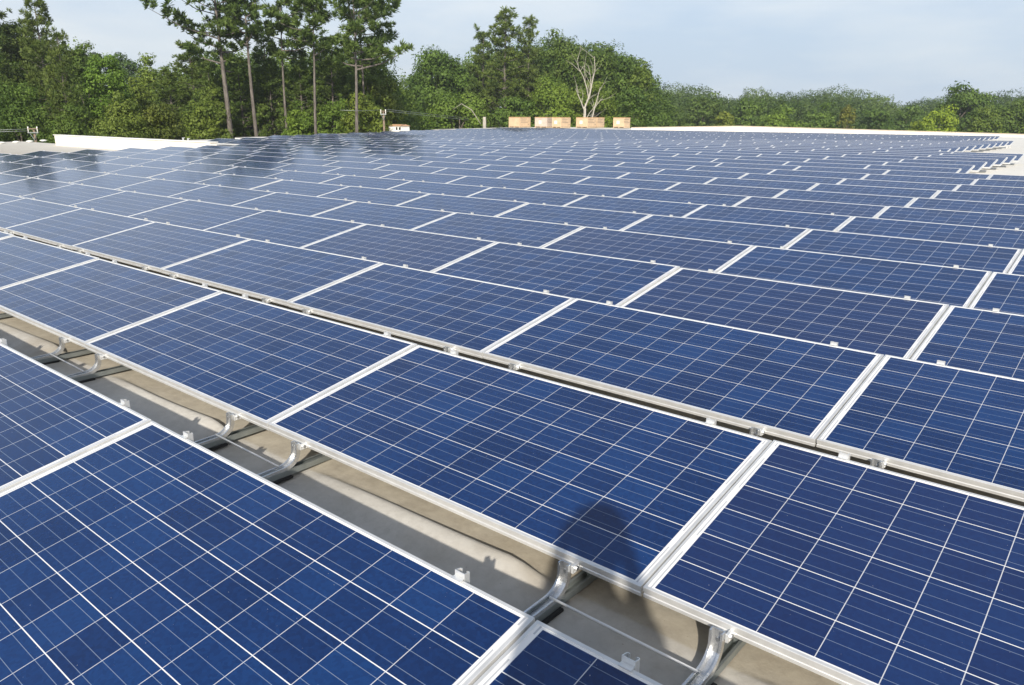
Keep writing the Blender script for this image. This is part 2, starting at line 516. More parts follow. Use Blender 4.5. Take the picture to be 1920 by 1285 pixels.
# far parapet: a low gable, highest over the ridge
mb = MB()
tops = [(-43.4, -1.15), (-31.9, -0.88), (-8.9, -1.225)]
for (xa, za), (xb, zb) in zip(tops, tops[1:]):
    y0, y1 = 70.0, 70.35
    rb = -1.62
    vs = [(xa, y0, rb), (xb, y0, rb), (xb, y0, zb), (xa, y0, za), (xa, y1, rb), (xb, y1, rb), (xb, y1, zb), (xa, y1, za)]
    mb.add(vs, [(0, 1, 2, 3), (5, 4, 7, 6), (3, 2, 6, 7), (0, 3, 7, 4), (1, 5, 6, 2)])
M_COPE = simple('beige_metal_coping', (0.60, 0.50, 0.39), 0.5, 0.2, 0.1, 1.5)
M_PARA = simple('white_parapet_membrane', (0.74, 0.70, 0.63), 0.65, 0, 0.06, 0.5)
pf = link('parapet', mb.mesh('parapet', M_PARA), bld, up)
mb = MB()
for (xa, za), (xb, zb) in zip(tops, tops[1:]):
    mb.add([(xa, 69.96, za + .003), (xb, 69.96, zb + .003), (xb, 69.96, zb + .05), (xa, 69.96, za + .05), (xa, 70.4, za + .003), (xb, 70.4, zb + .003), (xb, 70.4, zb + .05), (xa, 70.4, za + .05)],
           [(0, 1, 2, 3), (5, 4, 7, 6), (3, 2, 6, 7), (0, 3, 7, 4), (1, 5, 6, 2), (0, 4, 5, 1)])
link('coping', mb.mesh('coping', M_COPE), pf)
# left parapet
mb = MB(); mb.box(-49, -32.2, 18.0, 18.3, -2.0, -1.19)
pl = link('parapet', mb.mesh('parapet', M_PARA, bevel=0.01), bld, up)
mb = MB(); mb.box(-49.05, -32.15, 17.95, 18.35, -1.187, -1.15)
link('coping', mb.mesh('coping', M_WHITE, bevel=0.006), pl)

# ---------------------------------------------------------------- solar panels
TILT = 0.176841
PL, PP = 2.03778, 1.5035
X0, Y0 = -3.083937, 4.346467

FRAME_PROF = [(0.011, 0), (0.001, 0), (0, -0.001), (0, -0.017), (0.0022, -0.019), (0.0022, -0.025), (0, -0.027), (0, -0.0395),
              (0.0005, -0.040), (0.028, -0.040), (0.028, -0.038), (0.003, -0.038), (0.003, -0.0075), (0.011, -0.0075)]
def frame_mesh():
    mb = MB()
    def corner(x, y, sx, sy):
        return lambda a, z: (x + sx * a, y + sy * a, z)
    ring = [corner(0, 0, 1, 1), corner(PAN_L, 0, -1, 1), corner(PAN_L, PAN_W, -1, -1), corner(0, PAN_W, 1, -1), corner(0, 0, 1, 1)]
    mb.extrude(FRAME_PROF, ring)
    return mb.mesh('frame', M_ALU)
def laminate_mesh():
    a = 0.0095
    x0, x1, y0, y1, zt, zb = a, PAN_L - a, a, PAN_W - a, -0.0022, -0.0072
    v = [(x0, y0, zt), (x1, y0, zt), (x1, y1, zt), (x0, y1, zt), (x0, y0, zb), (x1, y0, zb), (x1, y1, zb), (x0, y1, zb)]
    f = [0, 1, 2, 3, 7, 6, 5, 4, 0, 4, 5, 1, 1, 5, 6, 2, 2, 6, 7, 3, 3, 7, 4, 0]
    uv = [(v[i][0], v[i][1]) for i in f]
    return np_mesh('laminate', v, f, 4, [M_CELL, M_BACK], [0, 1, 1, 1, 1, 1], uv)

FRAC = 0.131 * PL
def arc(path):      # list of (y, z) -> list of (y, z, ny, nz)
    out = []
    for i in range(len(path)):
        a = path[max(i - 1, 0)]; b = path[min(i + 1, len(path) - 1)]
        ty, tz = b[0] - a[0], b[1] - a[1]; ln = math.hypot(ty, tz)
        out.append((path[i][0], path[i][1], -tz / ln, ty / ln))
    return out

def bracket_mesh():
    """curved U-channel foot: bolted to the front of the frame, sweeping down and forward on to the roof rail.
    Built in roof axes with the origin at the panel's lower front edge."""
    path = [(-0.030, 0.026), (-0.030, 0.0), (-0.031, -0.012)]
    cx, cz, r = -0.125, -0.012, 0.094
    for k in range(1, 11):
        a = math.radians(90 * k / 10)
        path.append((cx + r * math.cos(a), cz - r * math.sin(a) * 0.80))
    path += [(-0.20, -0.0885), (-0.34, -0.0905), (-0.55, -0.0915)]
    ar = arc(path)
    W2 = 0.0205
    # channel section: across (x), depth along the normal n
    sec = [(-W2, 0), (W2, 0), (W2, 0.020), (W2 - 0.007, 0.020), (W2 - 0.007, 0.0165), (W2 - 0.0038, 0.0165), (W2 - 0.0038, 0.0038),
           (-W2 + 0.0038, 0.0038), (-W2 + 0.0038, 0.0165), (-W2 + 0.007, 0.0165), (-W2 + 0.007, 0.020), (-W2, 0.020)]
    mb = MB()
    fns = []
    for (y, z, ny, nz) in ar:
        fns.append((lambda y, z, ny, nz: (lambda a, d: (a, y - ny * d, z - nz * d)))(y, z, ny, nz))
    # the open side of the channel looks towards the sun side and up
    mb.extrude(sec, fns)
    n = len(sec); tot = len(ar)
    def cap(i):
        b = len(mb.v) - n * tot + i * n
        return b
    base = 0
    for i in (0, tot - 1):
        o = base + i * n
        for q in [(0, 1, 6, 7), (1, 2, 5, 6), (2, 3, 4, 5), (0, 7, 8, 11), (8, 9, 10, 11)]:
            mb.f.append(tuple(o + k for k in q)); mb.m.append(0)
    return mb.mesh('mounting_bracket', M_BRKT, smooth=False)

def bracket_clamp_mesh():
    mb = MB()
    # plate that laps under the frame, and the cross bolt
    mb.box(-0.018, 0.034, -0.028, -0.0005, -0.004, 0.002)
    mb.box(0.0225, 0.032, -0.036, -0.0005, -0.006, 0.022)
    return mb.mesh('frame_clamp', M_CAST, bevel=0.0012)

def bolt_mesh():
    mb = MB()
    mb.tube([(0, 0, 0), (0.007, 0, 0)], 0.0072, 6)
    return mb.mesh('bolt', M_BOLT)

def leg_mesh(h):
    """rear foot: a lipped channel standing just past the high edge of the panel; origin at the top of that edge"""
    w, d, t = 0.0185, 0.019, 0.0022
    lip = []
    for k in range(7):
        a = math.radians(0 + 30 * k)
        lip.append((w - 0.0055 + 0.0055 * math.cos(a), d + 0.0055 * math.sin(a)))
    half = [(w, 0)] + lip
    hin = [(w - t, t), (w - t, d)] + [(w - 0.0055 + 0.0031 * math.cos(math.radians(30 * k)), d + 0.0031 * math.sin(math.radians(30 * k))) for k in range(1, 7)]
    prof = half + hin[::-1] + [(-x, y) for x, y in hin] + [(-x, y) for x, y in half[::-1]]
    y0 = 0.0035
    mb = MB()
    mb.extrude(prof, [lambda a, b: (a, b + y0, -h), lambda a, b: (a, b + y0, 0.019 - b * 0.22)])
    n = len(prof); nh = len(half)
    o = n
    # cap: web and the two flanges
    mb.f.append((o, o + n - 1, o + nh + len(hin), o + nh + len(hin) - 1)); mb.m.append(0)
    for i in range(nh - 2):
        mb.f.append((o + i, o + i + 1, o + nh + len(hin) - 1 - (len(half) - 0) + (nh - 0) - i - 1, o + nh + len(hin) - 1 - i)); mb.m.append(0)
        j0, j1 = n - 1 - i, n - 2 - i
        k0, k1 = nh + len(hin) + i, nh + len(hin) + i + 1
        mb.f.append((o + j0, o + j1, o + k1, o + k0)); mb.m.append(0)
    # tab clamping the frame
    mb.box(-0.0175, 0.0175, -0.014, y0 - 0.0005, 0.0012, 0.0040)
    return mb.mesh('rear_leg', M_CAST)

ME = dict(frame=frame_mesh(), laminate=laminate_mesh(), bracket=bracket_mesh(), clamp=bracket_clamp_mesh(), bolt=bolt_mesh(),
          leg=leg_mesh(0.318), clip=leg_mesh(0.06))

cT, sT = math.cos(TILT), math.sin(TILT)
def panel_origin(r, k):
    """lower (front) left corner, top surface"""
    yf = Y0 + PP * (r - 3)
    x = X0 + k * PL + 0.004
    return Vector((x, yf - PAN_W * cT, z_edge(yf) - PAN_W * sT)), yf

def px_of(p):
    d = p.dot(FWD)
    if d < 0.15: return None
    return 960 + F_PX * p.dot(RIGHT) / d, 642.5 - F_PX * p.dot(UP) / d, d

def left_end(y):
    if y < 16.9: return -31.6
    if y < 20.3: return -30.0
    return float(np.interp(y, [20.3, 24, 32, 45, 60], [-38.6, -38.2, -41.5, -47.0, -51.0]))
def right_end(r):
    if r <= 13: return 40.0
    if r <= 20: return -3.95
    if r <= 31: return -6.68
    return -9.2

panels = []
for r in range(1, 40):
    for k in range(-26, 8):
        o, yf = panel_origin(r, k)
        # rows keep their column grid; the ends of rows follow the edge of the laid area
        shift = 0.0
        if r >= 14:
            shift = (right_end(r) - X0) % PL - 0.004
        o.x += shift
        if o.x < left_end(yf) or o.x + PAN_L > right_end(r) + 0.05: continue
        cs = [px_of(o + Vector((a, b * cT, b * sT))) for a in (0, PAN_L / 2, PAN_L) for b in (0, PAN_W)]
        cs = [c for c in cs if c]
        if not cs: continue
        xs_ = [c[0] for c in cs]; ys_ = [c[1] for c in cs]
        vis = max(xs_) > 3 and min(xs_) < 1917 and min(ys_) < 1282
        near = max(xs_) > -420 and min(xs_) < 2350 and min(ys_) < 1650 and len(cs) == 6
        if not (vis or near): continue
        c = px_of(o + Vector((PAN_L / 2, 0.5 * cT, 0.5 * sT)))
        panels.append(dict(r=r, k=k, o=o, vis=vis, d=c[2] if c else 0.5, px=(sum(xs_) / len(xs_))))
seen = sorted([p for p in panels if p['vis']], key=lambda p: p['d'])
single = seen[:300]
rest = seen[300:]
rest_ids = set(id(p) for p in rest)
flank = [p for p in panels if not p['vis'] and p['r'] <= 9]
rest += [p for p in panels if not p['vis'] and p['r'] > 9]
by_row = {}
for p in seen: by_row.setdefault(p['r'], []).append(p)
for r_, ps in by_row.items():
    for i, p in enumerate(sorted(ps, key=lambda p: p['px'])): p['ord'] = i + 1; p['n'] = len(ps)

ROT = (TILT, 0, 0)
def copy_to(src, parent):
    c = src.copy(); COL.objects.link(c); c.parent = parent
    return c
proto = {}
def first_or_copy(key, name, parent):
    if key not in proto:
        proto[key] = link(name, ME[key]); proto[key].parent = parent
        return proto[key]
    return copy_to(proto[key], parent)

def build_panel(p, label, group):
    root = empty('solar_panel', p['o'], (TILT + random.gauss(0, 0.0022), random.gauss(0, 0.0016), random.gauss(0, 0.0006)))
    tag(root, label, 'solar panel', group)
    first_or_copy('frame', 'frame', root)
    first_or_copy('laminate', 'glass_laminate', root)
    r = p['r']
    if r <= 7:
        for fx in (FRAC, PAN_L - FRAC):
            if r <= 4:      # the curved feet show only in the nearest rows
                b = first_or_copy('bracket', 'mounting_bracket', root)
                b.location = (fx, 0.0, -0.036); b.rotation_euler = (-TILT, 0, 0)
                cl = first_or_copy('clamp', 'frame_clamp', b); cl.location = (0, 0, 0)
                bo = first_or_copy('bolt', 'bolt', b); bo.location = (0.0322, -0.019, 0.010); bo.rotation_euler = (0, 0, 0)
                bo = first_or_copy('bolt', 'bolt', b); bo.location = (0.003, -0.0345, -0.004); bo.rotation_euler = (0, 0, -math.pi / 2)
            c = first_or_copy('leg' if r <= 4 else 'clip', 'rear_leg', root)
            c.location = (fx, PAN_W, 0.0); c.rotation_euler = (-TILT, 0, 0)
    return root

def lateral(p):
    i, n = p['ord'], p['n']
    if n == 1: return 'only one in view'
    if i <= (n + 1) // 2: return 'leftmost' if i == 1 else ORD[i] + ' from the left'
    j = n - i + 1
    return 'rightmost' if j == 1 else ORD[j] + ' from the right'
for p in single:
    rr = p['r']
    rowname = 'front row' if rr == 1 else ORD[rr] + ' row from the front'
    build_panel(p, 'solar panel %s of the photo, %s' % (lateral(p), rowname), 'solar panels in staggered rows on the roof')
fl = {}
for p in flank:
    side = 'left' if p['px'] < 960 else 'right'
    key = (side, p['r']); fl[key] = fl.get(key, 0) + 1
    rowname = 'front row' if p['r'] == 1 else ORD[p['r']] + ' row from the front'
    build_panel(p, 'blue solar panel %s place past the %s photo edge, %s' % (ORD[fl[key]], side, rowname), 'solar panels beside the view')

# all panels farther than the nearest three hundred: one object
def far_panels(ps):
    V, Fc, MI, UVs = [], [], [], []
    a = 0.011
    lam = [(a, a, -.002), (PAN_L - a, a, -.002), (PAN_L - a, PAN_W - a, -.002), (a, PAN_W - a, -.002)]
    out = [(0, 0, 0), (PAN_L, 0, 0), (PAN_L, PAN_W, 0), (0, PAN_W, 0)]
    inn = [(a, a, 0), (PAN_L - a, a, 0), (PAN_L - a, PAN_W - a, 0), (a, PAN_W - a, 0)]
    bot = [(0, 0, -PAN_H), (PAN_L, 0, -PAN_H), (PAN_L, PAN_W, -PAN_H), (0, PAN_W, -PAN_H)]
    vs = np.array(lam + out + inn + bot, float)
    fs = [(0, 1, 2, 3)]; mi = [0]
    for k in range(4):
        j = (k + 1) % 4
        fs += [(4 + k, 4 + j, 8 + j, 8 + k), (4 + j, 4 + k, 12 + k, 12 + j)]; mi += [1, 1]
    fs.append((15, 14, 13, 12)); mi.append(2)
    Rm = np.array([[1, 0, 0], [0, cT, -sT], [0, sT, cT]])
    # simple feet, seen at the open ends of the rows
    leg = []
    for x in (0.12, PAN_L - 0.12):
        leg += [(x, 0.02, 0.12, 0.05), (x, PAN_W - 0.05, 0.30, 0.04)]
    for p in ps:
        n = len(V)
        w = vs @ Rm.T + np.array(p['o'])
        V += list(map(tuple, w))
        for f, m_ in zip(fs, mi):
            Fc.append([n + i for i in f]); MI.append(m_)
            UVs += [(vs[i][0], vs[i][1]) for i in f]
        for x, yy, h, t in leg:
            b = np.array((x, yy, -PAN_H)) @ Rm.T + np.array(p['o'])
            n = len(V)
            zr = z_roof(b[0], b[1])
            for z in (zr, b[2]):
                V += [(b[0] - t / 2, b[1] - t / 2, z), (b[0] + t / 2, b[1] - t / 2, z), (b[0] + t / 2, b[1] + t / 2, z), (b[0] - t / 2, b[1] + t / 2, z)]
            for k in range(4):
                j = (k + 1) % 4
                Fc.append([n + k, n + j, n + 4 + j, n + 4 + k]); MI.append(1); UVs += [(0, 0)] * 4
    return np_mesh('distant_solar_panels', V, np.array(Fc).ravel(), 4, [M_CELL, M_ALU, M_BACK], MI, UVs)
if rest:
    tag(link('distant_solar_panels', far_panels(rest)), 'far rows of solar panels too many to count, running to the back of the roof', 'solar panels', kind='stuff')
print('panels', len(single), 'flank', len(flank), 'rest', len(rest), 'single rows to', max(p['r'] for p in single))

# ---------------------------------------------------------------- roof rails and tie rods in the open gaps
rail_x = {}
def rail_mesh(ln):
    mb = MB()
    w, h, t = 0.0215, 0.026, 0.003
    prof = [(-w, 0), (w, 0), (w, h), (w - 0.009, h), (w - 0.009, h - t), (w - t, h - t), (w - t, t), (-w + t, t), (-w + t, h - t),
            (-w + 0.009, h - t), (-w + 0.009, h), (-w, h)]
    mb.extrude(prof, [lambda a, b: (a, 0, b), lambda a, b: (a, ln, b)])
    o = len(mb.v) - 24
    for k in range(6):      # strap nuts seen in the slot
        y = 0.30 + 0.26 * k
        mb.box(-0.0085, 0.0085, y, y + 0.034, 0.0035, 0.021)
    return mb.mesh('roof_rail', M_STEEL)
ME['rail'] = rail_mesh(2.05)
mbp = MB(); mbp.box(-0.036, 0.036, 0.0, 0.24, -0.012, -0.0005)
ME['pad'] = mbp.mesh('rubber_pad', M_RUBBER, bevel=0.003)
ME['rod'] = MB().tube([(0, 0, 0), (0.5, 0, 0)], 0.0045, 8).mesh('tie_rod', M_WIRE, smooth=True)
names = []
for k in range(-5, 3):
    for s, fx in enumerate((FRAC, PAN_L - FRAC)):
        names.append((X0 + k * PL + 0.004 + fx, k, s))
yb = Y0 - 2 * PP
rail_no = 0
vis_rails = []
for x, k, s in names:
    pp = px_of(Vector((x, 1.78, -1.52)))
    if pp is None or not (-60 < pp[0] < 1620 and pp[1] < 1330): continue
    vis_rails.append((x, k, s))
for i, (x, k, s) in enumerate(vis_rails):
    root = empty('roof_rail', (x, 1.42, z_roof(x, 1.5) + 0.013))
    where = 'leftmost' if i == 0 else (ORD[i + 1] + ' from the left' if i < len(vis_rails) - 1 else 'rightmost')
    tag(root, 'slotted steel roof rail under a curved foot in the front gap, %s' % where, 'rail', 'roof rails in the front gap')
    r1 = first_or_copy('rail', 'channel', root)
    pd = first_or_copy('pad', 'rubber_pad', root)
    pd.location = (0, 0.13, 0)
j = 0
rods = []
for a, b in zip(vis_rails, vis_rails[1:]):
    if a[2] == 1 and b[2] == 0: rods.append((a[0], b[0]))
for i, (xa, xb) in enumerate(rods):
    ME['rod'] = ME['rod']
    o = first_or_copy('rod', 'tie_rod', None)
    o.location = (xa + 0.01, 1.745, -1.490); o.scale = ((xb - xa - 0.02) / 0.5, 1, 1); o.rotation_euler = (0, 0.015, 0)
    where = 'leftmost' if i == 0 else ('rightmost' if i == len(rods) - 1 else ORD[i + 1] + ' from the left')
    tag(o, 'thin pale rod tying two curved feet together in the front gap, %s' % where, 'tie rod', 'tie rods in the front gap')

# ---------------------------------------------------------------- trees
def rot_to(nrm):
    """orthonormal tangent frames for unit vectors nrm (n,3)"""
    ref = np.where(np.abs(nrm[:, 2:3]) < 0.9, np.array([[0, 0, 1.0]]), np.array([[1.0, 0, 0]]))
    t = np.cross(nrm, ref); t /= np.linalg.norm(t, axis=1, keepdims=True)
    return t, np.cross(nrm, t)

def leaf_quads(pos, nrm, la, lb, g):
    """rhombic leaf sprays of half length la, half width lb"""
    n = len(pos)
    t, b = rot_to(nrm)
    ang = g.uniform(0, 2 * np.pi, n)[:, None]
    d = t * np.cos(ang) + b * np.sin(ang); e = np.cross(nrm, d)
    la = la[:, None]; lb = lb[:, None]
    bend = nrm * (la * g.uniform(-0.5, 0.2, n)[:, None])
    v = np.stack([pos - d * la + bend, pos + e * lb, pos + d * la + bend, pos - e * lb], 1).reshape(-1, 3)
    return v

def unit(g, n):
    v = g.normal(size=(n, 3)); return v / np.linalg.norm(v, axis=1, keepdims=True)

def broad_crown(seed, W, H, leaf):
    """crown in metres: z 0..H, about W across, built of leafy boughs of natural size"""
    g = np.random.default_rng(seed)
    a, c = W / 2, H / 2
    rc0 = min(max(0.17 * W, 0.45), 1.25)
    area = 4 * math.pi * (((a * a) ** 1.6 + 2 * (a * c) ** 1.6) / 3) ** (1 / 1.6)
    n_cl = int(min(420, max(30, 2.0 * area / (math.pi * rc0 ** 2))))
    d = unit(g, n_cl)
    az = np.arctan2(d[:, 1], d[:, 0])
    p1, p2, p3 = g.uniform(0, 6.28, 3)
    lob = 1 + 0.09 * np.sin(2 * az + p1 + d[:, 2]) + 0.08 * np.sin(3 * az + p2 + 3 * d[:, 2]) + 0.08 * np.sin(5 * d[:, 2] + p3 + az)
    rad = g.uniform(0.45, 1.0, n_cl) ** 0.3 * lob
    rs = rc0 * g.uniform(0.65, 1.3, n_cl)
    cs = d * rad[:, None] * np.array([a - 0.5 * rc0, a - 0.5 * rc0, c - 0.5 * rc0]) + np.array([0, 0, c])
    low = cs[:, 2] < c
    cs[low, :2] *= (1.0 - 0.18 * (c - cs[low, 2:3]) / c)
    n_leaf = int(min(30000, 0.62 * (2 * math.pi * (rs ** 2).sum()) / (1.1 * leaf ** 2)))
    w = rs ** 2; w /= w.sum()
    ci = g.choice(n_cl, n_leaf, p=w)
    d = unit(g, n_leaf); d[:, 2] = d[:, 2] * 0.9 + 0.2
    d /= np.linalg.norm(d, axis=1, keepdims=True)
    rr = rs[ci] * g.uniform(0.5, 1.08, n_leaf) * (1 + 0.28 * np.sin(d[:, 0] * 9 + ci) * np.sin(d[:, 1] * 8 + ci * 2))
    pos = cs[ci] + d * rr[:, None] * np.array([1.15, 1.15, 0.72])
    nrm = d + 0.36 * unit(g, n_leaf) + np.array([0, 0, 0.25]); nrm /= np.linalg.norm(nrm, axis=1, keepdims=True)
    la = leaf * g.uniform(0.5, 1.2, n_leaf); lb = la * g.uniform(0.4, 0.75, n_leaf)
    v = leaf_quads(pos, nrm, la, lb, g)
    ctint = g.uniform(0.1, 0.75, n_cl)
    tint = np.clip(ctint[ci] * 0.80 + g.uniform(0, 0.34, n_leaf), 0, 1)
    return np_mesh('crown', v, np.arange(len(v), dtype=np.int32), 4, M_LEAF, tint=tint)

def tuft(g, c, axis, size, n, V, T, base):
    """a pine tuft: needles sprays fanning out from c around axis"""
    d = unit(g, n) * 0.8 + axis * 0.55 + np.array([0, 0, 0.28])
    d /= np.linalg.norm(d, axis=1, keepdims=True)
    ln = size * g.uniform(0.55, 1.1, n)[:, None]
    side = np.cross(d, unit(g, n)); side /= np.linalg.norm(side, axis=1, keepdims=True)
    wd = size * 0.085 * g.uniform(0.6, 1.3, n)[:, None]
    a = c + d * ln * 0.12
    V.append(np.stack([a, c + d * ln * 0.6 + side * wd, c + d * ln, c + d * ln * 0.6 - side * wd], 1).reshape(-1, 3))
    T.append(np.clip(base + g.uniform(-0.25, 0.35, n), 0, 1))

def pine(seed, H=25.0, crown0=0.5, spread=3.6, n_br=52, tufts=9, per=24, size=0.62, lean=(0, 0), trunk_r=0.33, top_taper=0.75, side=None):
    """returns (trunk mesh with limbs, crown mesh); real metres, base at 0"""
    g = np.random.default_rng(seed)
    mb = MB()
    def axis_at(t):
        return np.array([lean[0] * t ** 1.3 + 0.12 * math.sin(t * 5 + seed), lean[1] * t ** 1.3 + 0.12 * math.cos(t * 4 + seed), H * t])
    ts = np.linspace(0, 0.985, 14)
    mb.tube([axis_at(t) for t in ts], [max(0.03, trunk_r * (1 - 0.86 * t ** 1.15) * (1.25 if t == 0 else 1)) for t in ts], 10)
    V, T = [], []
    az = g.uniform(0, 6.28)
    for i in range(n_br):
        t = crown0 + (1 - crown0) * ((i + g.uniform(0, 0.9)) / n_br) ** 0.9
        az += 2.4 + g.uniform(-0.5, 0.5)
        rel = (t - crown0) / (1 - crown0)
        prof = (0.62 + 0.38 * math.sin(min(1, rel * 1.5) * math.pi * 0.5)) * (1 - top_taper * rel ** 2.2)
        ln = spread * prof * g.uniform(0.45, 1.12)
        if side is not None: ln *= 1 + 0.45 * math.cos(az - side)
        if g.uniform() < 0.12: continue
        dirv = np.array([math.cos(az), math.sin(az), 0])
        rise = g.uniform(-0.12, 0.28) + 0.35 * rel
        p0 = axis_at(t)
        p1 = p0 + dirv * ln * 0.5 + np.array([0, 0, ln * 0.5 * rise])
        p2 = p0 + dirv * ln + np.array([0, 0, ln * (rise + 0.12)])
        mb.tube([p0, p1, p2], [0.075 * (1.15 - rel), 0.05 * (1.1 - rel) + 0.008, 0.012], 5, cap=False)
        nt = max(3, int(tufts * ln / spread + 0.5))
        base = g.uniform(0.25, 0.65)
        for q in range(nt):
            s = g.uniform(0.32, 1.02)
            c = p0 + (p2 - p0) * s + np.array([0, 0, 0.06 * ln])
            lat = np.cross(dirv, [0, 0, 1]) * g.normal() * 0.20 * ln * (0.35 + s)
            c = c + lat + np.array([0, 0, g.uniform(-0.16, 0.24)])
            ax = dirv * 0.6 + lat * 0.25 / max(ln, .1) + np.array([0, 0, 0.35])
            tuft(g, c, ax / np.linalg.norm(ax), size * g.uniform(0.75, 1.3), per, V, T, base + g.uniform(-.15, .15))
    c = axis_at(0.985)
    for q in range(4): tuft(g, c + g.normal(size=3) * 0.25, np.array([0, 0, 1.0]), size, per, V, T, 0.5)
    v = np.concatenate(V)
    crown = np_mesh('crown', v, np.arange(len(v), dtype=np.int32), 4, M_NEEDLE, tint=np.concatenate(T))
    return mb.mesh('trunk', M_BARK, smooth=True), crown

def broad_trunk(seed):
    g = np.random.default_rng(seed)
    mb = MB()
    mb.tube([(0, 0, 0), (0.01, 0, 0.2), (0.0, 0.015, 0.45), (0.02, 0.01, 0.75)], [0.034, 0.027, 0.02, 0.008], 9)
    for i in range(9):
        a = i * 2.4; z = 0.22 + 0.045 * i
        r = g.uniform(0.2, 0.34)
        mb.tube([(0, 0, z), (r * 0.5 * math.cos(a), r * 0.5 * math.sin(a), z + 0.10), (r * math.cos(a), r * math.sin(a), z + 0.2)], [0.014, 0.009, 0.003], 6)
    return mb.mesh('trunk', M_BARK2, smooth=True)

TRUNK_B = [broad_trunk(1), broad_trunk(2)]
PINES = [pine(21, 25, 0.22, 4.0, 105, 15, 26, 0.58), pine(22, 25, 0.26, 3.7, 100, 15, 26, 0.58), pine(23, 25, 0.16, 4.3, 115, 15, 26, 0.60)]

SEED = [0]
def broad_tree(name, label, px, top, width, d, color, v=0, base_z=GROUND_Z, low=0.0, group=None, rot=None):
    """px: photo column of the crown centre, top: photo row of its top, width: crown width in photo pixels"""
    p = at(px, d, base_z)
    root = empty(name, p, (0, 0, random.uniform(0, 6.28) if rot is None else rot))
    tag(root, label, 'tree', group)
    H = zof(top, d) - base_z
    W = width / F_PX * d
    Hc = H * (1 - low) if low > 0 else min(H * 0.93, max(2.2 * W, 0.55 * H))
    SEED[0] += 1
    c = link('crown', broad_crown(100 + SEED[0], W, Hc, 0.00175 * d), root, (0, 0, H - Hc))
    c.color = (*color, 1)
    t = link('trunk', TRUNK_B[v % 2], root); t.scale = (min(W, H * .5), min(W, H * .5), H)
    return root

def pine_tree(label, px, top, d, v, width=None, color=(1, 1, 1), group=None, rot=0.0, meshes=None, base_z=GROUND_Z):
    p = at(px, d, base_z)
    root = empty('pine_tree', p, (0, 0, rot))
    tag(root, label, 'tree', group)
    tm, cm = meshes or PINES[v % 3]
    t = link('trunk', tm, root); c = link('crown', cm, root)
    s = (zof(top, d) - base_z) / 25.6
    sx = s if width is None else width / F_PX * d / 8.2
    if meshes is None:
        t.scale = (sx, sx, s); c.scale = (sx, sx, s)
    c.color = (*color, 1)
    return root

G_L = 'trees at the left edge behind the roof'
G_M = 'trees in the stand behind the crates'
G_R = 'trees along the right-hand tree line'
# -- left-hand wood
pine_tree('tall dark pine at the far left with its top above the photo', 22, -8, 66, 0, 150, (0.85, 0.9, 0.95), G_L, 0.4)
pine_tree('tall pine with rounded top left of the gap of sky', 128, 22, 62, 1, 112, (0.9, 0.95, 0.9), G_L, 1.9)
pine_tree('pine with bare lower trunk leaning over the white parapet corner', 160, 75, 58, 2, 95, (0.95, 1.0, 0.9), G_L, 3.0)
broad_tree('broadleaf_tree', 'olive green tree between the two tall left-hand pines', 82, 55, 120, 70, (0.95, 1.0, 0.85), 0, group=G_L)
broad_tree('broadleaf_tree', 'dark green tree filling the left photo edge above the grey roof', 8, 75, 125, 60, (0.72, 0.85, 0.8), 1, group=G_L)
broad_tree('broadleaf_tree', 'shadowy low tree behind the utility pole', 70, 165, 130, 57, (0.8, 1.0, 0.75), 2, group=G_L)
broad_tree('broadleaf_tree', 'light green slender tree standing right of the left-hand pines', 234, 106, 74, 66, (1.05, 1.35, 0.85), 3, group=G_L)
broad_tree('broadleaf_tree', 'mid green tree tucked behind the slender light green tree', 200, 98, 70, 72, (0.8, 0.95, 0.8), 0, group=G_L)
broad_tree('broadleaf_tree', 'small bluish tree far off in the left sky gap', 270, 113, 66, 130, (0.8, 0.98, 1.15), 1, group=G_L)
broad_tree('broadleaf_tree', 'yellowing round bush just above the white parapet', 252, 186, 110, 54, (1.02, 1.06, 0.8), 2, group=G_L)
broad_tree('broadleaf_tree', 'reddish olive bush right of the yellowing parapet bush', 318, 196, 96, 56, (1.0, 0.94, 0.75), 3, group=G_L)
broad_tree('broadleaf_tree', 'low dark bush behind the left end of the white parapet', 165, 198, 90, 55, (0.8, 0.95, 0.7), 0, group=G_L)
broad_tree('broadleaf_tree', 'low bush behind the grey roof at the far left', 12, 190, 90, 59, (1.0, 1.2, 0.8), 3, group=G_L)
broad_tree('broadleaf_tree', 'pale feathery tree left of the tall bare-trunked pines', 322, 122, 74, 84, (1.25, 1.35, 1.0), 2, group=G_L)
broad_tree('broadleaf_tree', 'dull green tree low in the left sky gap', 292, 158, 70, 76, (1.1, 1.15, 0.85), 1, group=G_L)

# -- the tall pines: bare leaning trunks, open crowns
G_P = 'tall bare-trunked pines'
def tall(label, px0, px1, d, seed, side, crown0, spread, tr, nb=44, H=21.0):
    rt = Vector((0.7645, 0.6446))
    sh = (px1 - px0) / F_PX * d
    tm, cm = pine(seed, H, crown0, spread, nb, 20, 40, 0.52, (rt.x * sh, rt.y * sh), tr, 0.5, side)
    pine_tree(label, px0, 0, d, 0, None, (0.82, 0.95, 0.86), G_P, 0.0, (tm, cm))
LEFTWARD = math.atan2(-0.6446, -0.7645); RIGHTWARD = math.atan2(0.6446, 0.7645)
tall('tall pine with the thickest bare trunk and boughs reaching left', 446, 446, 70, 31, LEFTWARD, 0.60, 4.6, 0.31, 36, 20.9)
tall('tall pine with straight bare trunk, second from the left', 494, 497, 71, 32, LEFTWARD, 0.72, 3.7, 0.23, 23, 20.1)
tall('tall slim pine with bare trunk in the middle of the pines', 554, 553, 73, 33, RIGHTWARD, 0.74, 3.0, 0.18, 20, 18.2)
tall('tall pine with the palest and straightest bare trunk', 604, 608, 70, 34, LEFTWARD, 0.72, 3.6, 0.19, 21, 18.2)
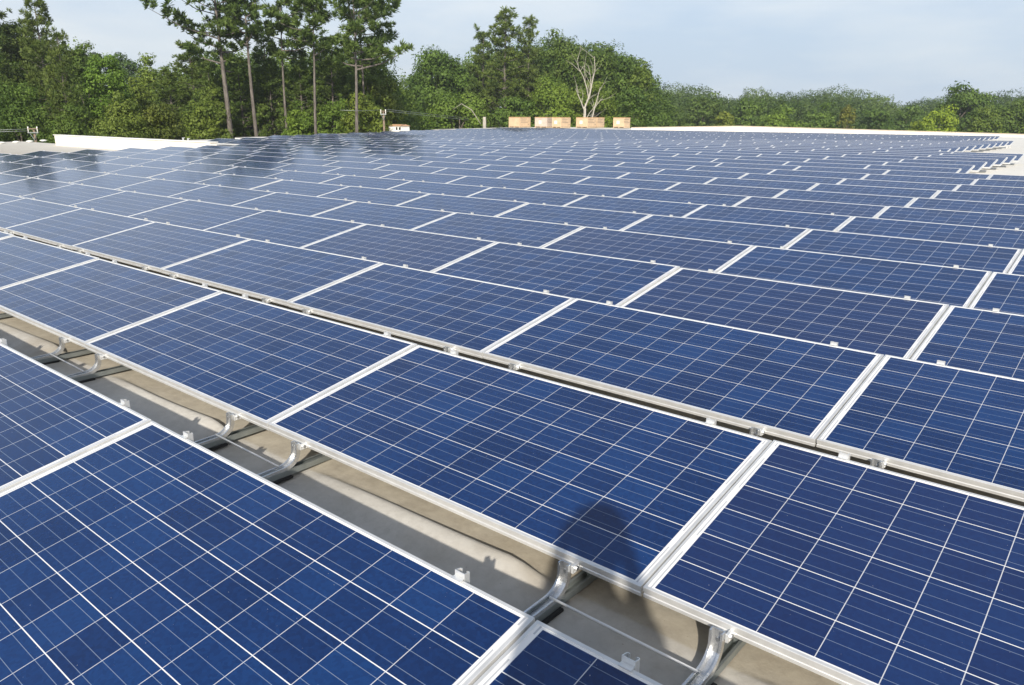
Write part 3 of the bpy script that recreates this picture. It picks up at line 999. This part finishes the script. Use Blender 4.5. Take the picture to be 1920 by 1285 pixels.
tall('tall pine with bare trunk, rightmost, beside the yellow-green saplings', 676, 680, 68, 35, RIGHTWARD, 0.66, 4.3, 0.21, 26, 18.5)
tall('thin dark pine trunk just right of the rightmost tall pine', 688, 692, 74, 36, RIGHTWARD, 0.72, 3.6, 0.17, 19, 18.1)
# -- understorey among the tall pines
G_U = 'smaller trees under the tall pines'
pine_tree('young bushy pine left of the thickest pine trunk', 388, 92, 78, 2, 125, (1.05, 1.1, 0.95), G_U, 0.5)
pine_tree('young bushy pine low at the left of the tall pines', 348, 138, 74, 0, 105, (1.0, 1.1, 0.9), G_U, 2.5)
pine_tree('dense young pine behind the second and third tall trunks', 520, 84, 80, 1, 110, (0.9, 1.05, 0.85), G_U, 1.2)
pine_tree('dense young pine between the palest trunk and the rightmost pine', 642, 80, 82, 2, 125, (0.85, 1.0, 0.85), G_U, 4.0)
pine_tree('young pine with drooping side behind the palest trunk', 582, 118, 78, 0, 90, (1.0, 1.15, 0.85), G_U, 5.0)
broad_tree('broadleaf_tree', 'leafy tree at the right shoulder of the tall pines', 712, 92, 92, 80, (0.85, 1.0, 0.75), 0, group=G_U)
broad_tree('broadleaf_tree', 'yellow-green saplings at the foot of the rightmost tall pine', 690, 178, 82, 71, (1.2, 1.22, 0.8), 1, group=G_U)
broad_tree('broadleaf_tree', 'sunlit olive tree right of the rightmost tall pine', 728, 150, 70, 79, (1.15, 1.15, 0.85), 2, group=G_U)
broad_tree('broadleaf_tree', 'low green bush between the third and fourth tall trunks', 575, 196, 62, 72, (1.1, 1.3, 0.8), 3, group=G_U)
broad_tree('broadleaf_tree', 'low green bush left of the thickest pine trunk', 408, 178, 92, 70, (1.1, 1.15, 0.8), 0, group=G_U)
broad_tree('broadleaf_tree', 'low green bush between the palest and rightmost trunks', 638, 188, 62, 72, (1.0, 1.2, 0.8), 1, group=G_U)
broad_tree('broadleaf_tree', 'dark tree behind the thickest trunk', 468, 120, 84, 84, (0.75, 0.95, 0.75), 2, group=G_U)

for px_, top_, w_, d_, v_, lb_ in [(474, 122, 84, 75.5, 1, 'bushy pine filling the gap between the first two tall trunks'), (527, 128, 80, 76, 0, 'bushy pine filling the gap right of the second tall trunk'),
        (580, 134, 78, 75, 2, 'bushy pine filling the gap left of the palest trunk'), (636, 120, 84, 76, 1, 'bushy pine filling the gap right of the palest trunk'), (420, 128, 84, 74, 2, 'bushy pine just left of the thickest trunk')]:
    pine_tree(lb_, px_, top_, d_, v_, w_ * 1.2, (1.0, 1.12, 0.92), G_U, px_ * 0.1)
# -- stand behind the crates
broad_tree('broadleaf_tree', 'broad round dark green tree left of the stand behind the crates', 832, 108, 150, 118, (0.78, 1.0, 0.8), 1, group=G_M)
broad_tree('broadleaf_tree', 'lower green tree at the left foot of the round dark tree', 782, 148, 76, 122, (0.85, 1.05, 0.85), 0, group=G_M)
broad_tree('broadleaf_tree', 'low spreading green tree in front of the round dark tree', 862, 176, 120, 104, (1.0, 1.2, 0.8), 3, group=G_M)
pine_tree('tall pine behind the leftmost crate, highest of the stand', 946, 40, 108, 0, 112, (1.05, 1.1, 0.95), G_M, 0.9)
pine_tree('pine just right of the highest pine of the stand', 988, 52, 112, 1, 84, (1.0, 1.05, 1.0), G_M, 2.2)
pine_tree('pine just left of the highest pine of the stand', 908, 72, 112, 2, 86, (0.95, 1.05, 0.9), G_M, 3.3)
broad_tree('broadleaf_tree', 'wide crown filling the top of the stand', 1046, 76, 118, 120, (0.82, 0.95, 0.8), 2, group=G_M)
broad_tree('broadleaf_tree', 'crown on the right slope of the stand behind the dead tree', 1112, 90, 104, 118, (0.85, 1.0, 0.8), 3, group=G_M)
broad_tree('broadleaf_tree', 'tree at the right end of the stand', 1168, 112, 72, 116, (0.85, 1.05, 0.85), 0, group=G_M)
broad_tree('broadleaf_tree', 'light green loose tree on the right edge of the stand', 1188, 122, 42, 112, (1.1, 1.2, 0.95), 1, group=G_M)
broad_tree('broadleaf_tree', 'sunlit green tree behind the middle crates', 1030, 156, 100, 104, (1.15, 1.3, 0.8), 1, group=G_M)
broad_tree('broadleaf_tree', 'sunlit green tree behind the dead white tree', 1100, 150, 92, 106, (1.2, 1.3, 0.8), 2, group=G_M)
broad_tree('broadleaf_tree', 'dark low tree right of the rightmost crate', 1176, 166, 78, 104, (0.75, 0.95, 0.75), 3, group=G_M)
broad_tree('broadleaf_tree', 'dark low tree behind the leftmost crate', 962, 178, 86, 103, (0.8, 1.0, 0.75), 0, group=G_M)

def dead_tree():
    g = np.random.default_rng(5)
    d0 = 99.0
    root = empty('dead_tree', at(1090, d0, GROUND_Z))
    tag(root, 'bare bleached dead tree rising behind the middle crates', 'dead tree')
    base = np.array(root.location)
    mb = MB()
    def P(px, y, dd): return np.array(at(px, d0 + dd, zof(y, d0 + dd))) - base
    def limb(pts, r0, r1, twigs=0):
        q = [P(*p) + g.normal(size=3) * 0.04 for p in pts]
        n = len(q)
        mb.tube(q, [r0 + (r1 - r0) * i / (n - 1) for i in range(n)], 7, cap=False)
        for k in range(twigs):
            i = 1 + k % (n - 1); s_ = g.uniform(0.1, 0.9)
            a_ = q[i - 1] + (q[i] - q[i - 1]) * s_
            dirn = (q[i] - q[i - 1]); dirn /= np.linalg.norm(dirn)
            v = dirn * 0.6 + g.normal(size=3) * 0.55 + np.array([0, 0, 0.45])
            ln = g.uniform(0.7, 1.7)
            b_ = a_ + v * ln * 0.5; c_ = b_ + (v + g.normal(size=3) * 0.3) * ln * 0.5
            mb.tube([a_, b_, c_], [0.028, 0.018, 0.007], 5, cap=False)
            mb.tube([b_, b_ + (v + g.normal(size=3) * 0.6) * ln * 0.35], [0.014, 0.006], 4, cap=False)
    mb.tube([(0, 0, 0), tuple(P(1090, 236, 0) * 0.5), tuple(P(1089, 236, 0)), tuple(P(1089, 204, 0))], [0.26, 0.23, 0.20, 0.15], 9)
    limb([(1089, 204, 0), (1096, 182, .3), (1101, 160, .5), (1104, 138, .4), (1103, 116, .6)], 0.125, 0.025, 9)
    limb([(1088, 206, 0), (1081, 192, -.3), (1074, 178, -.5), (1072, 170, -.4)], 0.085, 0.02, 6)
    limb([(1095, 184, .3), (1090, 168, .1), (1085, 150, -.1), (1076, 134, .2), (1073, 118, .3)], 0.07, 0.015, 9)
    limb([(1098, 172, .4), (1096, 150, .7), (1094, 130, .8)], 0.05, 0.012, 5)
    limb([(1100, 236, 1.2), (1105, 206, 1.2), (1110, 190, 1.3), (1115, 168, 1.4)], 0.12, 0.025, 5)
    limb([(1105, 206, 1.2), (1112, 194, 1.0), (1119, 188, .9)], 0.05, 0.015, 3)
    limb([(1090, 226, 0), (1098, 212, .5), (1106, 202, 1.1)], 0.05, 0.03, 2)
    link('branches', mb.mesh('branches', M_DEAD, smooth=True), root)
dead_tree()

# broken snag left of the crates
snag = empty('broken_snag', at(908, 97, GROUND_Z)); tag(snag, 'pale broken stump with a fallen limb left of the leftmost crate', 'dead tree')
mb = MB(); mb.tube([(0, 0, 0), (0.05, 0, 5), (0, 0.05, 8.8)], [0.28, 0.24, 0.2], 9)
link('trunk', mb.mesh('trunk', M_DEAD, smooth=True), snag)
mb = MB(); mb.tube([(-0.3, -0.3, 8.0), (-1.2, -0.9, 9.6), (-2.1, -1.7, 10.3), (-2.9, -2.4, 9.6)], [0.05, 0.045, 0.035, 0.015], 7)
link('limb', mb.mesh('limb', M_DEAD, smooth=True), snag)

# -- right-hand tree line: separate trees in front, the continuous wood behind as one mass
spec = [
 (1232, 182, 64, 150, (0.85, 1.0, 0.85), 0, 'dull green tree where the far wood meets the stand'),
 (1300, 176, 74, 165, (0.8, 0.95, 0.85), 1, 'round tree above the left part of the far white wall'),
 (1338, 206, 40, 140, (1.45, 1.35, 0.95), 2, 'pale yellowish bush above the highest point of the far white wall'),
 (1385, 184, 66, 160, (0.85, 1.05, 0.85), 3, 'mid green tree right of the pale yellowish bush'),
 (1446, 196, 76, 146, (1.0, 1.2, 0.75), 0, 'bright green round tree near the middle of the far white wall'),
 (1516, 196, 66, 150, (0.85, 1.05, 0.8), 1, 'dark green tree left of the brownish thin tree'),
 (1562, 196, 30, 146, (1.3, 1.08, 0.85), 2, 'thin brownish half-bare tree in the far wood'),
 (1612, 200, 64, 150, (0.7, 0.9, 0.8), 3, 'dark tree right of the brownish thin tree'),
 (1668, 196, 62, 155, (0.8, 1.0, 0.9), 0, 'blue-green tree left of the bright yellow-green tree'),
 (1728, 198, 66, 128, (1.95, 2.0, 0.85), 1, 'bright yellow-green tree standing out of the far wood'),
 (1690, 222, 36, 130, (1.6, 1.6, 0.8), 3, 'low yellow-green bush left of the bright yellow-green tree'),
 (1762, 162, 84, 150, (0.75, 0.95, 0.75), 2, 'big dark tree behind the bright yellow-green tree'),
 (1792, 166, 76, 152, (0.78, 0.98, 0.75), 0, 'big dark tree right of the bright yellow-green tree, twin crown'),
 (1812, 198, 64, 132, (1.05, 1.15, 0.8), 1, 'olive tree below the big dark twin crown'),
 (1858, 190, 72, 140, (0.85, 1.0, 0.75), 3, 'dark green tree above the right end of the far white wall'),
 (1905, 182, 72, 138, (0.8, 0.98, 0.75), 2, 'dark tree cut by the right photo edge'),
 (1912, 216, 58, 116, (1.3, 1.35, 0.75), 0, 'yellow-green bush at the right photo edge beyond the roof corner'),
]
for px, top, w, d, c, v, lb in spec:
    broad_tree('broadleaf_tree', lb, px, top, w, d, c, v, low=0.05, group=G_R)

def wood(name, xs, tops, step, dists, hh, seed, leaf, n=1100, fall=0.12):
    """continuous wood: crowns merged in one mass"""
    g = np.random.default_rng(seed)
    P, N, LA, T = [], [], [], []
    for px in np.arange(xs[0], xs[-1], step):
        for d in dists:
            x = px + g.uniform(-.6, .6) * step; dd = d * g.uniform(0.95, 1.05)
            top = np.interp(x, xs, tops) + g.uniform(-7, 9) + (dists[-1] - d) * fall
            top += -3 * math.sin(x * .041) - 3 * math.sin(x * .017 + 1) + g.normal() * 3.5
            ztop = zof(top, dd); w = g.uniform(0.028, 0.050) * d
            c = np.array(at(x, dd, 0))
            dv = unit(g, n); dv[:, 2] = np.abs(dv[:, 2]) * 1.0 - 0.25
            dv /= np.linalg.norm(dv, axis=1, keepdims=True)
            wob = 1 + 0.22 * np.sin(dv[:, 0] * 7 + px) * np.sin(dv[:, 1] * 6 + dd) + 0.1 * np.sin(dv[:, 2] * 12 + px)
            pos = np.array([c[0], c[1], ztop - hh]) + dv * (wob * g.uniform(0.86, 1.0, n))[:, None] * np.array([w * .55, w * .55, hh])
            P.append(pos); nn = dv + 0.6 * unit(g, n); N.append(nn / np.linalg.norm(nn, axis=1, keepdims=True))
            LA.append(leaf * g.uniform(0.65, 1.35, n)); T.append(np.clip(g.uniform(0.0, 0.8) + g.uniform(-0.12, 0.25, n), 0, 1))
    P = np.concatenate(P); N = np.concatenate(N); LA = np.concatenate(LA)
    v = leaf_quads(P, N, LA, LA * 0.6, g)
    return np_mesh(name, v, np.arange(len(v), dtype=np.int32), 4, M_LEAF, tint=np.concatenate(T))
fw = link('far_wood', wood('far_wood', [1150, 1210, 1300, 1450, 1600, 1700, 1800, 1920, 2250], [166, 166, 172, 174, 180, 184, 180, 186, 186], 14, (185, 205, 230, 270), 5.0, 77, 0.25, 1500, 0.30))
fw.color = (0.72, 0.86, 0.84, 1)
tag(fw, 'continuous green wood along the horizon behind the right half of the roof', 'wood', kind='stuff')
lw = link('background_wood', wood('background_wood', [-120, 170, 215, 300, 345, 420, 640, 700, 745, 775], [95, 95, 165, 178, 150, 112, 104, 112, 140, 185], 14, (86, 94, 104), 6.0, 78, 0.15, 1300, 0.9))
lw.color = (0.95, 1.1, 0.85, 1)
tag(lw, 'dense green wood filling the space behind the left-hand trees and tall pines', 'wood', kind='stuff')

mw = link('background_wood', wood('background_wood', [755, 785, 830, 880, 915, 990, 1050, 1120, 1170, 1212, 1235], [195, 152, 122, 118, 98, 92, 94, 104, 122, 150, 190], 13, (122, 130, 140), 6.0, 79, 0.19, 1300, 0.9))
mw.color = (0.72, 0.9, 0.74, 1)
tag(mw, 'dense green wood closing the stand of trees behind the crates', 'wood', kind='stuff')

# low growth closing the gaps behind the left and middle trees
def thicket(name, label, a, b, top, dlo, dhi, n_bush, seed, col):
    g = np.random.default_rng(seed)
    P, N, LA, T = [], [], [], []
    for i in range(n_bush):
        x = g.uniform(a, b); dd = g.uniform(dlo, dhi); ztop = zof(top + g.uniform(-18, 25), dd)
        c = np.array(at(x, dd, 0)); n = 900
        dv = unit(g, n); dv[:, 2] = np.abs(dv[:, 2]) - 0.2
        hh = ztop - GROUND_Z
        pos = np.array([c[0], c[1], GROUND_Z + hh * .2]) + dv * g.uniform(0.7, 1.05, n)[:, None] * np.array([2.8, 2.8, hh * .8])
        P.append(pos); nn = dv + 0.6 * unit(g, n); N.append(nn / np.linalg.norm(nn, axis=1, keepdims=True))
        LA.append(g.uniform(0.10, 0.22, n)); T.append(np.clip(g.uniform(0.1, 0.6) + g.uniform(-0.2, 0.4, n), 0, 1))
    P = np.concatenate(P); N = np.concatenate(N); LA = np.concatenate(LA)
    v = leaf_quads(P, N, LA, LA * 0.6, g)
    o = link(name, np_mesh(name, v, np.arange(len(v), dtype=np.int32), 4, M_LEAF, tint=np.concatenate(T)))
    o.color = (*col, 1)
    tag(o, label, 'undergrowth', kind='stuff')
thicket('undergrowth', 'dark undergrowth between the trunks of the left-hand wood and pines', -60, 770, 190, 74, 92, 50, 5, (0.75, 0.9, 0.7))
thicket('undergrowth', 'dark undergrowth below the stand of trees behind the crates', 750, 1240, 196, 110, 128, 40, 6, (0.75, 0.95, 0.75))

# ---------------------------------------------------------------- crates of panels on pallets
def crate(label, px, d, z, w=1.62, dp=1.95, h=1.08, grey=False, sheet=True):
    p = at(px, d, 0)
    root = empty('crate', (p.x, p.y, z_roof(p.x, p.y)))
    tag(root, label, 'crate', 'cardboard crates on the roof')
    root.location.z = z
    # pallet
    mb = MB()
    for k in range(3):
        mb.box(-w / 2 + k * (w - 0.10) / 2, -w / 2 + 0.10 + k * (w - 0.10) / 2, -dp / 2, dp / 2, 0.022, 0.10)
    for k in range(6):
        y = -dp / 2 + k * (dp - 0.12) / 5
        mb.box(-w / 2, w / 2, y, y + 0.12, 0.1005, 0.122); mb.box(-w / 2, w / 2, y, y + 0.12, 0.0, 0.0215)
    link('pallet', mb.mesh('pallet', M_PALLET), root)
    mb = MB(); mb.box(-w / 2, w / 2, -dp / 2, dp / 2, 0.123, h)
    bx = link('box', mb.mesh('box', M_CARD2 if grey else M_CARD, bevel=0.015), root)
    mb = MB(); mb.box(-w / 2 - .012, w / 2 + .012, -dp / 2 - .012, dp / 2 + .012, h + 0.001, h + 0.07)
    link('lid', mb.mesh('lid', M_CARDTOP, bevel=0.01), root)
    if sheet:
        mb = MB(); mb.box(-0.30, 0.08, -dp / 2 - 0.006, -dp / 2 - 0.0025, h * 0.40, h * 0.72)
        link('paper_sheet', mb.mesh('paper_sheet', M_PAPER), root)
    mb = MB()
    for k, (a, b, zz) in enumerate([(-.75, .30, .84), (-.75, .05, .66), (-.75, .45, .52), (.5, .75, .30)]):
        mb.box(w / 2 + 0.0025, w / 2 + 0.005, a, b, h * zz, h * zz + 0.045)
    link('printed_lines', mb.mesh('printed_lines', M_PRINT), root)
    return root
DC = 92.0
ZC = zof(237.6, DC)
crate('lone plain cardboard crate, leftmost on the roof edge', 972, DC, ZC, sheet=False)
crate('greyish cardboard crate with white sheet, left of the touching pair', 1019, DC, ZC, w=1.75, dp=1.8, grey=True)
crate('brown cardboard crate with white sheet, right of the touching pair', 1047, DC - 1.6, ZC, w=1.30, dp=1.75)
crate('cardboard crate with white sheet in front of the dead tree', 1092, DC, ZC, w=1.62, dp=1.7)
crate('cardboard crate half hidden behind the crate by the dead tree', 1111, DC + 1.9, ZC, w=1.2, dp=1.4, sheet=False)
crate('small lone cardboard crate on an open pallet, rightmost', 1156, DC, ZC, w=1.55, dp=1.15)

# white rooftop cabinet left of the crates
p = at(754, 74, 0)
cab = empty('rooftop_cabinet', (p.x, p.y, zof(246, 74)), (0, 0, 0.15)); tag(cab, 'small white rooftop cabinet with tan lid left of the crates', 'cabinet')
mb = MB(); mb.box(-.75, .75, -.6, .6, 0, .50); link('body', mb.mesh('body', M_WHITE, bevel=.02), cab)
mb = MB(); mb.add([(-.82, -.68, .503), (.82, -.68, .503), (.82, .68, .503), (-.82, .68, .503), (-.55, -.3, .66), (.55, -.3, .66), (.55, .3, .66), (-.55, .3, .66)],
   [(0, 1, 5, 4), (1, 2, 6, 5), (2, 3, 7, 6), (3, 0, 4, 7), (4, 5, 6, 7), (3, 2, 1, 0)]); link('lid', mb.mesh('lid', M_TAN), cab)
for x in (.12, .47):
    mb = MB(); mb.box(x, x + .2, -.606, -.6025, .16, .42); link('louvre', mb.mesh('louvre', M_DARK), cab)

# vent caps along the left roof edge
def vent_mesh():
    mb = MB()
    mb.tube([(0, 0, 0), (0, 0, 0.05)], 0.14, 14)
    mb.tube([(0, 0, 0.0505), (0, 0, 0.075), (0, 0, 0.11), (0, 0, 0.125)], [0.22, 0.21, 0.13, 0.03], 14)
    return mb.mesh('roof_vent', M_WHITE, smooth=False)
vm = vent_mesh()
wheres = ['nearest the left photo edge', 'second from the left photo edge', 'middle one of the five', 'second from the white parapet', 'nearest the white parapet']
v0 = None
for i, px in enumerate((5, 30, 57, 82, 107)):
    d = 46.5 + 1.15 * i
    q = at(px, d, 0); q.x = max(q.x, -56.6)
    if v0 is None: v0 = link('roof_vent', vm); o = v0
    else: o = v0.copy(); COL.objects.link(o)
    o.location = (q.x, q.y, z_roof(q.x, q.y))
    tag(o, 'small white vent cap on the left roof edge, ' + wheres[i], 'roof vent', 'white vent caps on the left roof edge')

# unfinished mounting posts at the left end of the far rows
def post(px, top, d, label):
    q = at(px, d, 0); zb = z_roof(q.x, q.y); zt = zof(top, d)
    mb = MB(); mb.box(-.03, .03, -.03, .03, 0, zt - zb); mb.box(-.05, .05, -.02, .08, zt - zb + .001, zt - zb + .03)
    o = link('mounting_post', mb.mesh('mounting_post', M_CAST), None, (q.x, q.y, zb)); tag(o, label, 'post', 'bare posts past the white parapet')
post(361, 259, 41, 'bare metal post behind the parapet, left of two')
post(370, 260, 41, 'bare metal post behind the parapet, right of two')

# ---------------------------------------------------------------- utility poles and power lines
def upole(label, px, d, top, w):
    root = empty('utility_pole', at(px, d, GROUND_Z)); tag(root, label, 'utility pole')
    H = zof(top, d) - GROUND_Z
    mb = MB(); mb.tube([(0, 0, 0), (0, 0, H * .5), (0, 0, H)], [.12, .10, .08], 10); link('pole', mb.mesh('pole', M_POLE, smooth=True), root)
    a = math.atan2(.6446, .7645)
    for k, zz in enumerate((H - .02, H - .27)):
        mb = MB(); mb.box(-w / 2, w / 2, -.18 - .0, -.115, zz - .035, zz + .035)
        o = link('crossarm', mb.mesh('crossarm', M_POLE if k == 0 else M_STEEL, bevel=.008), root); o.rotation_euler = (0, 0, a)
    for s in (-.42, .42):
        mb = MB(); mb.tube([(s * w, -.148, H - .30), (s * w * .96, -.148, H + .12)], .035, 8)
        o = link('insulator', mb.mesh('insulator', M_WHITE, smooth=True), root); o.rotation_euler = (0, 0, a)
    for s in (-.3, .3):
        mb = MB(); mb.tube([(s * w, -.148, H - .33), (0, -.125, H - .75)], .022, 6)
        o = link('brace', mb.mesh('brace', M_STEEL), root); o.rotation_euler = (0, 0, a)
    return root
upole('utility pole top with pale double crossarm beyond the grey left roof', 93, 54, 243, 0.74)
upole('utility pole with crossarm at the right foot of the tall pines', 727, 69, 210, 0.5)
def wire(label, pts):
    ps = [at(px, d, zof(y, d)) for px, y, d in pts]
    o = link('power_line', MB().tube(ps, .014, 6).mesh('power_line', M_STEEL, smooth=True)); tag(o, label, 'power line', 'power lines strung through the trees')
wire('power line running from the left utility pole out of the photo, upper', [(80, 244, 54), (20, 246.5, 54), (-60, 246, 54)])
wire('power line running from the left utility pole out of the photo, lower', [(80, 247.5, 54), (20, 249.5, 54), (-60, 249, 54)])
wire('power line sloping right from the second utility pole, uppermost', [(731, 207, 69), (800, 214, 78), (880, 222, 88)])
wire('power line sloping right from the second utility pole, middle', [(731, 210, 69), (800, 217, 78), (880, 225, 88)])
wire('power line running left from the second utility pole', [(722, 208, 69), (690, 210, 68), (650, 209, 67)])

# dark low building glimpsed between the pine trunks
p = at(530, 78, GROUND_Z)
sh = empty('low_building', p, (0, 0, math.atan2(.6446, .7645))); tag(sh, 'dark low building with pale windows glimpsed between the pine trunks', 'building')
Hs = zof(227, 78) - GROUND_Z
mb = MB(); mb.box(-2.4, 2.4, 0, 5, 0, Hs - .25); link('wall', mb.mesh('wall', M_SHEDW), sh)
mb = MB(); mb.box(-2.7, 2.7, -.4, 5.4, Hs - .2499, Hs); link('roof', mb.mesh('roof', M_SHEDW), sh)
for k in range(4):
    mb = MB(); mb.box(-1.9 + k * 0.95, -1.70 + k * .95, -.02, -.003, Hs - .85, Hs - .45); link('window', mb.mesh('window', M_GLASSW), sh)
mb = MB()
for k in range(3): mb.box(-2.4, 2.4, -1.2, -1.15, Hs - 1.75 + k * .25, Hs - 1.68 + k * .25)
for k in range(4): mb.box(-2.4 + k * 1.58, -2.34 + k * 1.58, -1.149, -1.10, 0, Hs - 1.1)
link('railing', mb.mesh('railing', M_DARK), sh)

# ---------------------------------------------------------------- the photographer, behind the lens: throws the shadow on the near panels
def person():
    f = Vector((-0.6446, 0.7645, 0)); r = Vector((0.7645, 0.6446, 0))
    zr = z_roof(0, 0)
    root = empty('person', (0.045, -0.03, zr)); tag(root, 'person holding a camera to the face, whose shadow falls on the near panels', 'person')
    H = -zr + 0.10
    def P(side, fwd, z): return r * side + f * fwd + Vector((0, 0, z))
    J = [  # name, parent, pos, radius
        ('pelvis', None, P(0, -.20, .92), .145), ('waist', 0, P(0, -.20, 1.06), .130), ('chest', 1, P(0, -.21, 1.24), .150), ('neck0', 2, P(0, -.20, 1.37), .075),
        ('neck', 3, P(0, -.19, 1.43), .055), ('head0', 4, P(0, -.17, 1.50), .080), ('head1', 5, P(0, -.17, 1.58), .093), ('head2', 6, P(0, -.18, 1.65), .065)]
    idx = {n: i for i, (n, *_ ) in enumerate(J)}
    def add(n, par, pos, rad): J.append((n, idx[par], pos, rad)); idx[n] = len(J) - 1
    for s, sd in (('l', -1), ('r', 1)):
        add('sh' + s, 'chest', P(.150 * sd, -.20, 1.31), .065); add('el' + s, 'sh' + s, P(.19 * sd, -.08, 1.13), .042)
        add('wr' + s, 'el' + s, P(.115 * sd, -.05, 1.45), .028); add('hd' + s, 'wr' + s, P(.095 * sd, -.035, 1.515), .036)
        for q in range(4):
            add('f%d' % q + s, 'hd' + s, P(.078 * sd, -.030 , 1.525 + .018 * q), .0095); add('g%d' % q + s, 'f%d' % q + s, P(.050 * sd, -.028, 1.540 + .016 * q), .008)
        add('t' + s, 'hd' + s, P(.075 * sd, -.05, 1.505), .011); add('u' + s, 't' + s, P(.05 * sd, -.055, 1.51), .009)
        add('hp' + s, 'pelvis', P(.10 * sd, -.20, .86), .100); add('kn' + s, 'hp' + s, P(.115 * sd, -.18, .48), .062)
        add('an' + s, 'kn' + s, P(.12 * sd, -.21, .09), .042); add('toe' + s, 'an' + s, P(.135 * sd, -.06, .035), .036)
    me = bpy.data.meshes.new('body')
    me.from_pydata([j[2] for j in J], [(j[1], i) for i, j in enumerate(J) if j[1] is not None], [])
    me.materials.append(simple('blue_work_clothes', (0.10, 0.12, 0.17), .8, 0, .15))
    b = link('body', me, root)
    sk = b.modifiers.new('skin', 'SKIN')
    for i, j in enumerate(J):
        sv = me.skin_vertices[0].data[i]
        k = 1.0
        sv.radius = (j[3], j[3]); sv.use_root = (i == 0)
    ss = b.modifiers.new('smooth', 'SUBSURF'); ss.levels = 2; ss.render_levels = 2
    mb = MB()
    c = P(0, -.185, 1.615)
    n, mm = 10, 14
    for i in range(n + 1):
        th = math.pi * .56 * i / n
        for k in range(mm):
            a = 2 * math.pi * k / mm
            mb.v.append(tuple(c + r * .105 * math.sin(th) * math.cos(a) + f * .112 * math.sin(th) * math.sin(a) + Vector((0, 0, .105 * math.cos(th)))))
    for i in range(n):
        for k in range(mm):
            mb.f.append((i * mm + k, i * mm + (k + 1) % mm, (i + 1) * mm + (k + 1) % mm, (i + 1) * mm + k)); mb.m.append(0)
    link('hair', mb.mesh('hair', simple('brown_hair', (.04, .025, .016), .6), smooth=True), root)
person()

# ---------------------------------------------------------------- summer haze
hm = bpy.data.materials.new('haze'); hm.use_nodes = True
hn = hm.node_tree.nodes; hn.clear()
ho = hn.new('ShaderNodeOutputMaterial'); hv = hn.new('ShaderNodeVolumePrincipled')
hv.inputs['Color'].default_value = (0.86, 0.92, 1.0, 1); hv.inputs['Density'].default_value = 0.00042; hv.inputs['Anisotropy'].default_value = 0.2
hm.node_tree.links.new(hv.outputs[0], ho.inputs['Volume'])
mb = MB(); mb.box(-420, 130, -40, 420, GROUND_Z - 1, 40)
hz = link('haze', mb.mesh('haze', hm)); tag(hz, 'thin pale summer haze over the roof and the woods', 'haze', kind='stuff')
